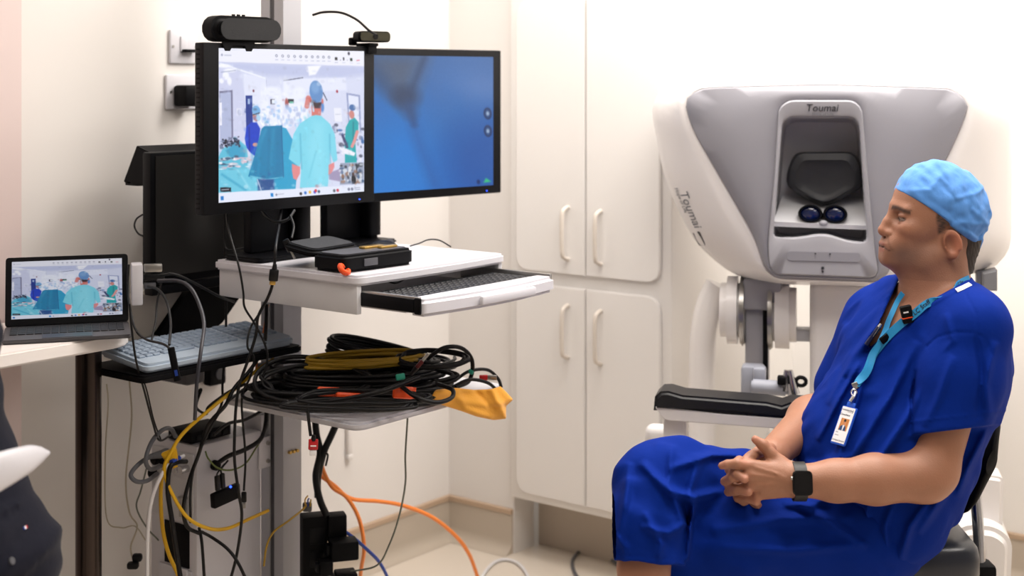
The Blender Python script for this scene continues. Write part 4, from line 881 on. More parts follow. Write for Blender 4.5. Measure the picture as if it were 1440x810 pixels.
# tapering rear housing: profile in room (y, z), extruded along x
mx = Matrix(((0, 0, 1, -1.325), (1, 0, 0, 0), (0, 1, 0, 0), (0, 0, 0, 1)))
obj('rear_housing', prism(new(), [(-.199, 1.283), (-.15, 1.297), (-.10, 1.21), (-.112, 1.205), (-.118, 1.21), (-.199, 1.2)], .46, .003, mx), m_blackm, ws, ROOM)
bm = new()
for k in range(7): box(bm, (-1.3+.068*k, -.12, 1.204), (.03, .05, .008), .002)
obj('vent_rib', bm, m_black, ws, ROOM)
obj('wall_arm', box(new(), (-1.1, -.1, 1.1), (.14, .198, .1), .01), m_greyd, ws, ROOM)
obj('lower_frame', box(new(), (-1.09, -.215, .958), (.5, .03, .022), .004), m_black, ws, ROOM)
mx = Matrix(((1, 0, 0, 0), (0, 0, -1, -.13), (0, 1, 0, 0), (0, 0, 0, 1)))
obj('support_bracket', prism(new(), rounded([(-1.19, .945), (-.95, .945), (-1.02, .92), (-1.1, .84), (-1.29, .836), (-1.26, .88)], .02), .06, .01, mx), m_blackm, ws, ROOM)
obj('side_cover', prism(new(), rounded([(-1.36, .945), (-1.2, .945), (-1.3, .84), (-1.4, .836)], .02), .05, .008, mx), M('putty_plastic', 'a9a29a', .5, var=.02), ws, ROOM)
tr = obj('keyboard_shelf', prism(new(), rounded([(-1.565, -.49), (-1.1, -.49), (-1.1, -.28), (-1.3, -.1), (-1.4, -.28), (-1.565, -.28)], .02), .016, .004, Matrix.Translation((0, 0, .812))), m_blackm, ws, ROOM)
bm = new(); box(bm, (-1.3, -.16, .835), (.3, .04, .014), .003); obj('rear_rail', bm, M('rail_grey', '8f8a86', .4, .3, var=.03), ws, ROOM)
bm = new(); box(bm, (-1.2, -.11, .76), (.06, .22, .09), .01); obj('shelf_arm', bm, m_greyd, ws, ROOM)
k2 = thing('keyboard', 'pale blue-grey sealed keyboard on the black wall-mounted shelf', 'keyboard', (-1.335, -.4, .8285), None, ROOM)
KR = ROOM @ Matrix.Translation((-1.335, -.395, .8288)) @ Matrix.Rotation(math.radians(7), 4, 'X') @ Matrix.Translation((0, 0, .0115))
obj('case', prism(new(), rounded([(-.215, -.085), (.215, -.085), (.215, .085), (-.215, .085)], .02), .02, .006, KR), m_bluekey, k2)
bm = keys(0, 20, 6, .4, .006, .115, .0215); bmesh.ops.translate(bm, vec=(0, .018, 0), verts=bm.verts); o = obj('keys', bm, m_bluekeyd, k2, KR); o['kind'] = 'stuff'
t = thing('wall_outlet', 'small black round-faced outlet on the wall under the keyboard shelf', 'socket', (-.97, 0, .65), None, ROOM)
obj('case', box(new(), (-.97, -.0155, .678), (.055, .03, .055), .006), m_blackm, t, ROOM); obj('face', cyl(new(), (-.965, -.031, .68), (-.965, -.034, .68), .015, n=20), m_greyd, t, ROOM)
cable('looped_cable', 'thin black cable looped beside the switched-off workstation screen', [(200, 302, 3.36), (192, 308, 3.38), (189, 318, 3.4), (194, 328, 3.38), (201, 332, 3.36)], .0022, m_rubber)

# ================================================================== surgeon console
KO = Vector((.792, 3.60, 0)); KX = Vector((.9767, -.2147, 0)); KY = Vector((.2147, .9767, 0)); DK = KO.length
KM_ = basis(KO, KX, KY)
def Kl(px, py, t):
    s = .0018*(1+t/3.686); return ((px-1160)*s, t, CAMZ-(py-HORIZON)*s)
def K(px, py, t): return KM_ @ Vector(Kl(px, py, t))
def kbox(bm, x0, y0, x1, y1, t0, t1, bev=.004, seg=2):
    a = Kl(x0, y0, t0); b = Kl(x1, y1, t0); return box(bm, ((a[0]+b[0])/2, (t0+t1)/2, (a[2]+b[2])/2), (abs(a[0]-b[0]), t1-t0, abs(a[2]-b[2])), bev, KM_, seg)
con = thing('surgeon_console', 'large white and grey robotic surgery console with a hooded eyepiece', 'surgical console', tuple(KO))
PC = (1157, 262); NP = 120
OUT = polar(rounded([(914, 150), (935, 120), (1160, 112), (1385, 120), (1411, 150), (1409, 345), (1385, 374), (1250, 401), (1100, 402), (1035, 393), (978, 348), (935, 260)], [30, 26, 40, 26, 30, 18, 20, 10, 20, 25, 40, 40]), PC, NP)
PAN = polar(rounded([(962, 140), (985, 124), (1160, 119), (1335, 125), (1356, 146), (1335, 200), (1243, 386), (1232, 394), (1092, 393), (1076, 380), (1062, 335), (972, 180)], [22, 20, 40, 20, 25, 40, 10, 6, 12, 20, 40, 40]), PC, NP)
TRM = polar(rounded([(1096, 152), (1110, 141), (1200, 141), (1211, 153), (1218, 240), (1228, 352), (1233, 382), (1226, 389), (1092, 388), (1083, 378), (1081, 345), (1090, 250)], 12), PC, NP)
OPN = polar(rounded([(1101, 172), (1112, 164), (1200, 164), (1207, 176), (1218, 340), (1190, 338), (1158, 327), (1125, 335), (1088, 336)], [8, 8, 8, 8, 8, 20, 26, 20, 8]), PC, NP)
def lerp(a, b, t): return [(x0+(x1-x0)*t, y0+(y1-y0)*t) for (x0, y0), (x1, y1) in zip(a, b)]
def scl(a, s): return [(PC[0]+(x-PC[0])*s, PC[1]+(y-PC[1])*s) for x, y in a]
def kr(o, t): return [tuple(K(x, y, t)) for x, y in o]
bm = loft(new(), [kr(scl(PAN, .97), .002), kr(scl(PAN, .99), -.001), kr(scl(PAN, 1.01), -.004), kr(lerp(scl(PAN, 1.012), OUT, .25), .002), kr(lerp(PAN, OUT, .5), .022), kr(lerp(PAN, OUT, .75), .05), kr(lerp(PAN, OUT, .93), .09), kr(OUT, .14), kr(OUT, .19), kr(scl(OUT, .97), .25), kr(scl(OUT, .88), .31), kr(scl(OUT, .7), .34)], False, True)
shell = obj('hood', bm, m_whitec, con, ang=60)
bm = loft(new(), [kr(scl(PAN, .999), .004), kr(scl(PAN, .999), -.004), kr(scl(PAN, .988), -.011), kr(lerp(PAN, TRM, .25), -.02), kr(lerp(PAN, TRM, .55), -.026), kr(lerp(PAN, TRM, .9), -.026), kr(scl(TRM, 1.005), -.024)], False, False)
obj('front_panel', bm, m_grey, con, ang=50)
bm = loft(new(), [kr(scl(TRM, 1.004), -.02), kr(scl(TRM, 1.0), -.029), kr(scl(TRM, .985), -.034), kr(lerp(TRM, OPN, .75), -.033), kr(lerp(TRM, OPN, .95), -.03), kr(OPN, -.02)], False, False)
obj('viewer_frame', bm, m_greyl, con, ang=50)
bm = loft(new(), [kr(scl(OPN, 1.001), -.021), kr(scl(OPN, .99), .02), kr(scl(OPN, .97), .09), kr(scl(OPN, .92), .145), kr(scl(OPN, .5), .15)], False, True)
obj('viewer_recess', bm, M('recess_grey', 'c4c3c8', .45, var=.015), con, ang=50)
VC = (1160, 247)
VIS = [(1106, 262), (1108, 240), (1119, 214), (1200, 213), (1210, 232), (1213, 262), (1176, 284), (1158, 290), (1136, 282)]
def vs_(s, dy=0): return [(VC[0]+(x-VC[0])*s, VC[1]+dy+(y-VC[1])*s) for x, y in rounded(VIS, 12, 4)]
bm = loft(new(), [kr(vs_(.95), .135), kr(vs_(1), .10), kr(vs_(.985), .065), kr(vs_(.93), .052), kr(vs_(.78, 4), .047), kr(vs_(.72, 5), .052), kr(vs_(.5, 6), .056), kr(vs_(.2, 6), .058)])
obj('head_rest', bm, M('visor_black', '2c2d31', .5, bump=.04, var=.05), con, ang=50)
bm = new(); q0 = [K(1101, 276, .125), K(1211, 276, .125), K(1217, 316, .005), K(1089, 313, .005)]; q1 = [K(1101, 282, .13), K(1211, 282, .13), K(1217, 322, .008), K(1089, 320, .008)]
loft(bm, [[tuple(p) for p in q0], [tuple(p) for p in q1]]); obj('viewer_ledge', bm, m_pale, con)
for x, s in ((1140, -1), (1174, 1)):
    rg = [(x+17*math.cos(a), 301+13*math.sin(a)) for a in np.linspace(0, 2*math.pi, 28, endpoint=False)]
    def es(k): return [(x+(u-x)*k, 301+(v-301)*k) for u, v in rg]
    ey_ = obj('eyepiece', loft(new(), [kr(es(1.0), .06), kr(es(1.0), .012), kr(es(.95), .004), kr(es(.82), .004), kr(es(.78), .014)], True, True), m_black, con, ang=40)
    obj('lens', loft(new(), [kr(es(.77), .013), kr(es(.5), .0095), kr(es(.2), .008)], False, True), m_lens, ey_, ang=60)
obj('nose_bridge', ball(new(), K(1158, 314, .004), .011, 10, (1, 1, .7)), m_grey, con, ang=60)
obj('speaker_slot', prism(new(), rounded([(-.09, -.012), (.09, -.012), (.09, .012), (-.09, .012)], .01), .0015, .0005, basis(K(1158, 361, -.034), KX, (0, 0, 1))), m_grey, con)
bm = new()
for x in (1147, 1167): cyl(bm, K(x, 357, -.0345), K(x, 357, -.0375), .002, n=8)
cyl(bm, K(1157, 377, -.0335), K(1157, 377, -.0365), .004, n=10); cyl(bm, K(1157, 382, -.0335), K(1157, 382, -.0365), .0025, n=8); obj('microphone_mark', bm, m_text, con)
tb = basis(K(1156, 152, -.0352), KX, (0, 0, 1))
textmesh('Toumai', .026, tb, m_text, 'brand_lettering', con, .15, .0008); textmesh('Hope of Life', .0105, basis(K(1157, 160.5, -.0352), KX, (0, 0, 1)), m_textg, 'brand_lettering', con, 0, .0006)
# lettering down the side wing, laid on the hood surface
dgp = bpy.context.evaluated_depsgraph_get()
def drape(o, surf, dirv, lift=.002):
    bvh = BVHTree.FromPolygons([surf.matrix_basis and (mworld(surf) @ v.co) for v in surf.data.vertices], [p.vertices for p in surf.data.polygons])
    mw = mworld(o); inv = mw.inverted()
    for v in o.data.vertices:
        p = mw @ v.co; h = bvh.ray_cast(p-dirv*.6, dirv)
        if h[0] is not None: v.co = inv @ (h[0]-dirv*lift)
a = K(958, 268, .1); b = K(990, 346, .1)
for s, sz, px, py, mt in (('Toumai', .034, 972, 297, m_textg), ('Hope of Life', .014, 958, 285, m_textg)):
    drape(textmesh(s, sz, basis(K(px, py, .08), b-a, KX*.9+Vector((0, 0, .4))), mt, 'side_lettering', con, .2, 0), shell, KY)
o = obj('side_emblem', prism(new(), rounded([(-.02, -.012), (.02, -.012), (.02, .012), (-.02, .012)], .005), .0005, 0, basis(K(983, 341, .08), b-a, KX)), m_text, con); drape(o, shell, KY)
# stand under the hood
bm = new(); kbox(bm, 1049, 392, 1082, 545, .12, .2, .008); kbox(bm, 1046, 395, 1100, 440, .1, .24, .01); obj('lift_post', bm, m_greyl, con)
obj('post_groove', kbox(new(), 1074, 436, 1081, 545, .112, .122, .001), m_blackm, con)
for x0, x1, yc in ((1015, 1049, 440), (1082, 1121, 444)):
    c0 = Kl(x0, yc, .16); c1 = Kl(x1, yc, .16); t = new(); mm = KM_
    cyl(t, KM_ @ Vector(c0), KM_ @ Vector(c1), .09, n=40, bev=.018); obj('pivot_disc', t, m_whitec, con, ang=50)
    xi = x1-6 if x0 < 1040 else x0; t = cyl(new(), KM_ @ Vector(Kl(xi, yc, .16)), KM_ @ Vector(Kl(xi+6, yc, .16)), .094, n=40, bev=.004); obj('disc_rim', t, m_steel, con, ang=50)
bm = tube(new(), spline([K(1012, 405, .22), K(1000, 430, .22), K(991, 470, .22), K(988, 520, .22), K(988, 640, .22), K(985, 800, .22)], 6), .036, 12); obj('side_arm', bm, m_whitec, con, ang=60)
bm = new(); kbox(bm, 1139, 398, 1222, 800, .1, .26, .02, 3); obj('main_column', bm, m_whitec, con)
obj('cross_bar', kbox(new(), 1113, 465, 1145, 482, .14, .2, .006), m_pale, con)
bm = new(); kbox(bm, 1043, 520, 1076, 566, .0, .06, .01); kbox(bm, 1060, 522, 1078, 545, -.03, .02, .008); m_arm = M('arm_blue_grey', '9a9da8', .45, var=.02); obj('wrist_bracket', bm, m_arm, con)
bm = new(); cyl(bm, K(1058, 548, -.03), K(1108, 549, -.03), .019, n=20, bev=.004); obj('wrist_tube', bm, m_arm, con)
bm = new(); cyl(bm, K(1111, 523, -.04), K(1117, 556, -.04), .008, .016, n=16); cyl(bm, K(1107, 523, -.04), K(1104, 552, -.04), .006, .01, n=14); obj('finger_grip', bm, m_chrome, con)
bm = new(); tt = np.linspace(0, 2*math.pi, 20, endpoint=False); tube(bm, [K(1127+7*math.cos(q), 538+6*math.sin(q), -.04) for q in np.append(tt, 0)], .005, 8); kbox(bm, 1094, 533, 1106, 545, -.06, -.03, .004); obj('finger_loop', bm, m_blackm, con)
# armrest in front
AR = -.27
bm = new(); a0 = Kl(918, 562, AR); a1 = Kl(1200, 588, AR)
pp_ = [(918, 590), (920, 570), (928, 562), (940, 561), (960, 566), (1080, 570), (1100, 574), (1112, 569), (1200, 569), (1200, 592), (1100, 592), (1020, 588)]
def kprism(bm, pxs, t0, t1, bev): 
    q = [(Kl(x, y, t0)[0], Kl(x, y, t0)[2]) for x, y in pxs]; return prism(bm, q, t1-t0, bev, KM_ @ Matrix(((1, 0, 0, 0), (0, 0, 1, t0), (0, 1, 0, 0), (0, 0, 0, 1))), 3)
obj('arm_pad', kprism(bm, pp_, AR, AR+.1, .008), M('arm_pad_black', '19191b', .4, bump=.05, bscale=150, var=.06), con, ang=40)
obj('arm_rail', kprism(new(), rounded([(919, 583), (1020, 590), (1200, 593), (1200, 612), (1080, 606), (935, 603)], 6), AR+.004, AR+.11, .006), m_whitec, con, ang=40)
bm = new(); kbox(bm, 932, 600, 967, 760, AR+.03, AR+.09, .01); obj('arm_leg', bm, m_whitec, con)
bm = new(); kbox(bm, 905, 612, 962, 660, AR+.15, AR+.2, .02, 3); obj('leg_shroud', bm, m_whitec, con)
bm = new(); kbox(bm, 930, 755, 1010, 800, AR+.02, .3, .02); kbox(bm, 960, 780, 1400, 830, .1, .28, .02); obj('floor_base', bm, m_whitec, con)
# right-hand side of the stand
bm = new(); kbox(bm, 1364, 374, 1376, 402, .1, .14, .003); kprism(bm, [(1372, 378), (1391, 373), (1391, 402), (1372, 402)], .06, .12, .003); obj('hinge_bracket', bm, M('mid_grey_plastic', '77777b', .45, var=.02), con)
bm = new(); kbox(bm, 1330, 395, 1368, 560, .12, .2, .02, 3); kbox(bm, 1322, 640, 1352, 800, .1, .2, .01); obj('rear_post', bm, m_whitec, con)
obj('side_bin', kprism(new(), rounded([(1366, 655), (1400, 658), (1398, 728), (1390, 738), (1372, 738), (1366, 725)], 8), -.06, .04, .01), m_whitec, con, ang=40)
obj('foot_shroud', kprism(new(), rounded([(1330, 745), (1350, 728), (1390, 728), (1412, 745), (1408, 840), (1330, 840)], 14), -.14, .1, .02), m_whitec, con, ang=40)

# ================================================================== person at the bench (mostly out of view)
pn = thing('person', 'person in navy shirt and trousers seated on a white stool at the bench', 'person', at(-60, 900, 2.4))
D2 = 2.4
def p2shirt(P):
    d = chain(P, [(at(-150, 520, D2), .125), (at(-118, 600, D2), .130), (at(-74, 700, D2), .128)], .05)
    d = smin(d, rc(P, at(-150, 400, D2), at(-120, 480, D2), .12, .13), .06); d = smin(d, rc(P, at(-160, 372, D2-.14), at(-160, 372, D2+.16), .06, .06), .05)
    d = smin(d, chain(P, [(at(-110, 385, D2-.17), .062), (at(-50, 484, D2-.16), .054), (at(-130, 480, D2+.10), .04)], .02), .02)
    d = smin(d, chain(P, [(at(-200, 385, D2+.17), .06), (at(-210, 490, D2+.16), .052), (at(-200, 480, D2+.25), .04)], .02), .02)
    return d+.004*np.sin(P[:, 2]*70+P[:, 0]*40)
def p2trou(P):
    d = chain(P, [(at(-66, 725, D2), .132), (at(-52, 785, D2), .160)], .03)
    d = smin(d, chain(P, [(at(-70, 790, D2-.1), .1), (at(-330, 800, D2+.12), .075), (at(-360, 1080, D2+.12), .06)], .04), .04)
    d = smin(d, chain(P, [(at(-90, 790, D2+.1), .1), (at(-300, 790, D2+.2), .075), (at(-310, 1060, D2+.2), .06)], .04), .04)
    x, y = pix(P); return d-.007*np.exp(-(lined(x, y, [(-60, 745), (42, 702)])/3)**2)-.005*np.exp(-(lined(x, y, [(-20, 790), (42, 752)])/2.5)**2)-.006*np.exp(-(lined(x, y, [(30, 810), (72, 770), (84, 745)])/4)**2)-.003*np.sin(P[:, 2]*90-P[:, 0]*60)*np.exp(-((y-770)/60)**2)
def p2body(P):
    d = ell(P, at(-165, 175, D2+.02), np.eye(3), (.085, .10, .115)); d = smin(d, ell(P, at(-195, 205, D2+.04), np.eye(3), (.06, .06, .085)), .03)
    d = smin(d, rc(P, at(-160, 250, D2+.02), at(-155, 350, D2), .056, .06), .03); d = smin(d, rc(P, at(-236, 190, D2+.06), at(-250, 212, D2+.07), .01, .014), .012)
    for s in (0, 1):
        w_ = at(-130, 480, D2+.10) if s == 0 else at(-200, 480, D2+.25); d = smin(d, rc(P, w_, w_+Vector((-.02, .08, -.01)), .03, .026), .02)
        for k in range(4): b_ = w_+Vector((-.045+.02*k, .09, -.01)); d = smin(d, rc(P, b_, b_+Vector((-.01, .06, -.02)), .009, .007), .004)
        d = smin(d, rc(P, w_+Vector((.02, .05, 0)), w_+Vector((.045, .11, -.01)), .011, .008), .006)
    return d
def p2hair(P):
    d = ell(P, at(-160, 160, D2+.02), np.eye(3), (.093, .108, .117)); q = (P-A3(at(-160, 190, D2)))
    return smax(d, -(q[:, 2]+.9*q[:, 0]+.02), .02)
for nm, f, lo, hi, m, cf in (('body', p2body, (-1.4, 2.15, .85), (-.7, 3.05, 1.6), m_skin, lambda V: np.tile(np.array(lin('b58363')), (len(V), 1))), ('shirt', p2shirt, (-1.4, 2.0, .6), (-.7, 2.95, 1.3), m_navy, None), ('trousers', p2trou, (-1.6, 2.0, .05), (-.65, 3.0, .92), m_navy, None), ('hair', p2hair, (-1.3, 2.2, 1.2), (-.8, 2.65, 1.6), m_hair, None)):
    V, Q = netmesh(f, lo, hi, .009); o = meshobj(nm, V, Q, m, pn, cf)
    if nm == 'trousers': trou2 = o
    if nm == 'shirt': shirt2 = o
def hit_from_camera(px, py, objs):
    o0 = Vector((0, 0, CAMZ)); dv = at(px, py, 1)-o0; best = None
    for b in objs:
        h = b.ray_cast(o0, dv.normalized())
        if h[0] is not None and (best is None or h[3] < best[2]): best = (h[0], h[1], h[3])
    return best
def bvh_of(o):
    mw = mworld(o); return BVHTree.FromPolygons([mw @ v.co for v in o.data.vertices], [p.vertices for p in o.data.polygons])
b2 = bvh_of(trou2)
h = hit_from_camera(16, 789, [b2]); m1 = basis(h[0], Vector((1, 0, 0)).cross(h[1]).cross(h[1])*-1 if False else h[1].orthogonal(), h[1].cross(h[1].orthogonal())); obj('pocket_button', cyl(new(), h[0]-h[1]*.001, h[0]+h[1]*.003, .0062, n=16, bev=.001), m_greyd, pn)
h = hit_from_camera(35, 742, [b2]); z_ = h[1]; x_ = Vector((0, 0, 1)).cross(z_).normalized(); m1 = basis(h[0]+z_*.001, x_, z_.cross(x_))
obj('flag_tab', box(new(), (0, 0, 0), (.004, .005, .001), 0, m1), m_badge, pn); obj('flag_tab', box(new(), (.004, 0, 0), (.004, .005, .001), 0, m1), m_red, pn); obj('flag_tab', box(new(), (-.004, 0, 0), (.003, .005, .001), 0, m1), m_blue, pn)
for sx, sy in ((-365, D2+.04), (-320, D2+.15)):
    p = at(sx, 1090, sy); obj('shoe', box(new(), (p.x-.06, p.y+.03, .045), (.26, .095, .085), .035, None, 3), m_blackm, pn)
st = thing('stool', 'white moulded stool with a curved back band at the bench', 'stool', (-.95, 2.42, 0))
path = spline([at(60, 637, 2.3), at(40, 646, 2.22), at(0, 663, 2.15), at(-60, 690, 2.10), at(-150, 700, 2.1), at(-260, 690, 2.2)], 6)
hw = np.interp(np.linspace(0, 1, len(path)), [0, .06, .2, .4, 1], [.006, .013, .022, .03, .04])
rings = []
for i, p in enumerate(path):
    tdir = path[min(i+1, len(path)-1)]-path[max(i-1, 0)]; tdir /= np.linalg.norm(tdir); nn = np.cross(tdir, (0, 0, 1)); nn /= np.linalg.norm(nn); uu = np.cross(nn, tdir)
    rings.append([tuple(p+nn*.012*math.cos(q)+uu*hw[i]*math.sin(q)) for q in np.linspace(0, 2*math.pi, 16, endpoint=False)])
obj('back_band', loft(new(), rings), m_white, st, ang=60)
sc_ = at(-70, 860, D2); 
bm = new(); cyl(bm, (sc_.x-.05, D2, .44), (sc_.x-.05, D2, .50), .2, n=36, bev=.02); obj('seat', bm, m_white, st)
obj('post', cyl(new(), (sc_.x-.05, D2, .02), (sc_.x-.05, D2, .45), .025, n=20), m_chrome, st); obj('base', cyl(new(), (sc_.x-.05, D2, .001), (sc_.x-.05, D2, .022), .2, n=36, bev=.006), m_chrome, st)
obj('back_post', tube(new(), spline([(sc_.x-.05, D2-.15, .45), (sc_.x-.06, D2-.24, .55), tuple(at(-100, 705, 2.11))], 6), .012), m_chrome, st, ang=60)

# ================================================================== seated surgeon
fd = np.array((-.83, -.56, 0)); sd = np.array((.56, -.83, 0))          # facing, towards his left
up = np.array((.36, .2, .91)); up /= np.linalg.norm(up); fd = fd-up*fd.dot(up); fd /= np.linalg.norm(fd); sd = np.cross(up, fd); 
if sd[1] > 0: sd = -sd
TAX = np.array([fd, sd, up])
LS, RS = at(1366, 462, 2.83), at(1238, 455, 3.13)
def torso(P, g=0.0):
    d = ell(P, at(1296, 518, 2.98), TAX, (.138+g, .188+g, .20+g))
    d = smin(d, ell(P, at(1243, 640, 2.96), TAX, (.165+g, .186+g, .17+g)), .07)
    d = smin(d, rc(P, LS, RS, .068+g, .068+g), .05)
    d = smin(d, rc(P, at(1322, 424, 3.0), at(1352, 440, 2.88), .055+g*.5, .05+g*.7), .05)
    d = smin(d, rc(P, at(1318, 424, 3.0), at(1268, 432, 3.08), .055+g*.5, .05+g*.7), .05)
    return d
# head, in profile units: a forward, b up, s towards his left (mm), tilted as seen
HC = at(1318, 305, 2.97); hy = math.radians(4)
ha = np.array((-math.cos(hy), -math.sin(hy), 0)); hb = np.array((0, 0, 1.)); hs = np.array((math.sin(hy), -math.cos(hy), 0))
HB = np.array([ha, hb, hs])
def hloc(P): return ((P-A3(HC))@HB.T.astype(F32))*F32(1000)
def hw_(a, b, s): return Vector((np.array(HC)+(a*ha+b*hb+s*hs)*.001).tolist())
ct, stt = math.cos(math.radians(14)), math.sin(math.radians(14))
TILT = np.array([[ct, stt, 0], [-stt, ct, 0], [0, 0, 1]])
TB = np.array([[math.cos(.6), math.sin(.6), 0], [-math.sin(.6), math.cos(.6), 0], [0, 0, 1]])
def cranium(q, g=0): return ell(q, (-4, 24, 0), TILT, (97+g, 86+g, 76+g))
def ears(q):
    d = None
    for s in (-1, 1):
        p = q.copy(); p[:, 2] *= s
        # ear plane: leans outward to the back
        a, b, z = p[:, 0]+3, p[:, 1]+46, p[:, 2]-74
        z = z+.42*a
        c0, s0 = math.cos(.22), math.sin(.22); u, v = a*c0-b*s0, a*s0+b*c0
        r = np.hypot(u/16.5, v/27); flat = (r-1)*16
        e = smax(flat, np.abs(z)-4.5, 5)
        rim = np.hypot((np.abs(flat+3.0)), z-4.5)-3.6; rim = np.maximum(rim, -(v+16)*.6-0)      # rim, open at the lobe
        conch = np.hypot(np.hypot((u-4)/8, (v+2)/13)*9, (z-7)*1.1)-12
        lob = np.sqrt((u-4)**2+(v+24)**2+(z*1.3)**2)-9
        e = smin(smin(e, rim, 2.5), lob, 5); e = smax(e, -conch, 3)
        d = e if d is None else np.minimum(d, e)
    return d
def headq(q):
    m = q.copy(); m[:, 2] = np.abs(m[:, 2])
    d = cranium(q)
    d = smin(d, ell(q, (52, -22, 0), TILT, (52, 68, 58)), 24)
    d = smin(d, chain(m, [((0, -62, 52), 17), ((40, -88, 40), 16), ((92, -84, 12), 17)], 10), 22)         # jaw
    d = smin(d, rc(q, (103, -84, -8), (103, -84, 8), 19, 19), 14)                                        # chin
    d = smin(d, rc(m, (45, -75, 30), (90, -60, 14), 24, 18), 20)
    d = smin(d, ell(m, (72, -20, 42), np.eye(3), (22, 17, 18)), 16)                                       # cheekbone
    d = smin(d, ell(m, (82, -48, 27), np.eye(3), (17, 20, 17)), 14)                                       # cheek
    d = smin(d, ell(q, (97, -58, 0), TILT, (21.5, 26, 35)), 14)                                             # muzzle
    d = smin(d, rc(m, (88, 22, 0), (77, 17, 38), 13, 11), 10)                                             # brow ridge
    d = smax(d, -ell(m, (98, 2, 31), np.eye(3), (15, 13, 19)), 9)                                        # socket
    d = smin(d, sph(m, (79, 0, 31), 12.5), 2)                                                             # eyeball under lids
    d = smin(d, ell(m, (80, 6, 31), np.eye(3), (13.5, 7, 16)), 3); d = smin(d, ell(m, (80, -8, 31), np.eye(3), (12.5, 4.5, 15)), 3)
    d = smin(d, chain(q, [((94, 12, 0), 9), ((106, -10, 0), 9.5), ((114, -27, 0), 12.5)], 6), 7)             # nose
    d = smin(d, ell(m, (104, -32, 12), np.eye(3), (13, 9, 8)), 5)
    d = smax(d, -ell(m, (110, -40, 6), np.eye(3), (5, 3.5, 3.2)), 2)
    d = smin(d, ell(m, (111, -54.5, 4), np.eye(3), (11, 4.6, 20)), 4); d = smin(d, ell(q, (108, -66.5, 0), np.eye(3), (11, 5.5, 19)), 4)
    d = smax(d, -chain(m, [((126, -60, 0), 1.5), ((113, -61, 18), 1.3), ((102, -65, 29), 1.0)], 1), 2.0)   # mouth line
    d = smax(d, -rc(m, (104, -38, 19), (92, -62, 33), 1.6, 1.2), 6)                                       # nasolabial fold
    d = smin(d, rc(q, (78, -98, 0), (40, -112, 0), 20, 26), 18)
    d = smax(d, -rc(m, (84, -13, 20), (80, -16, 42), 1.2, 1.0), 4)                                       # fold under the eye
    d = smin(d, ears(q), 4)
    return d
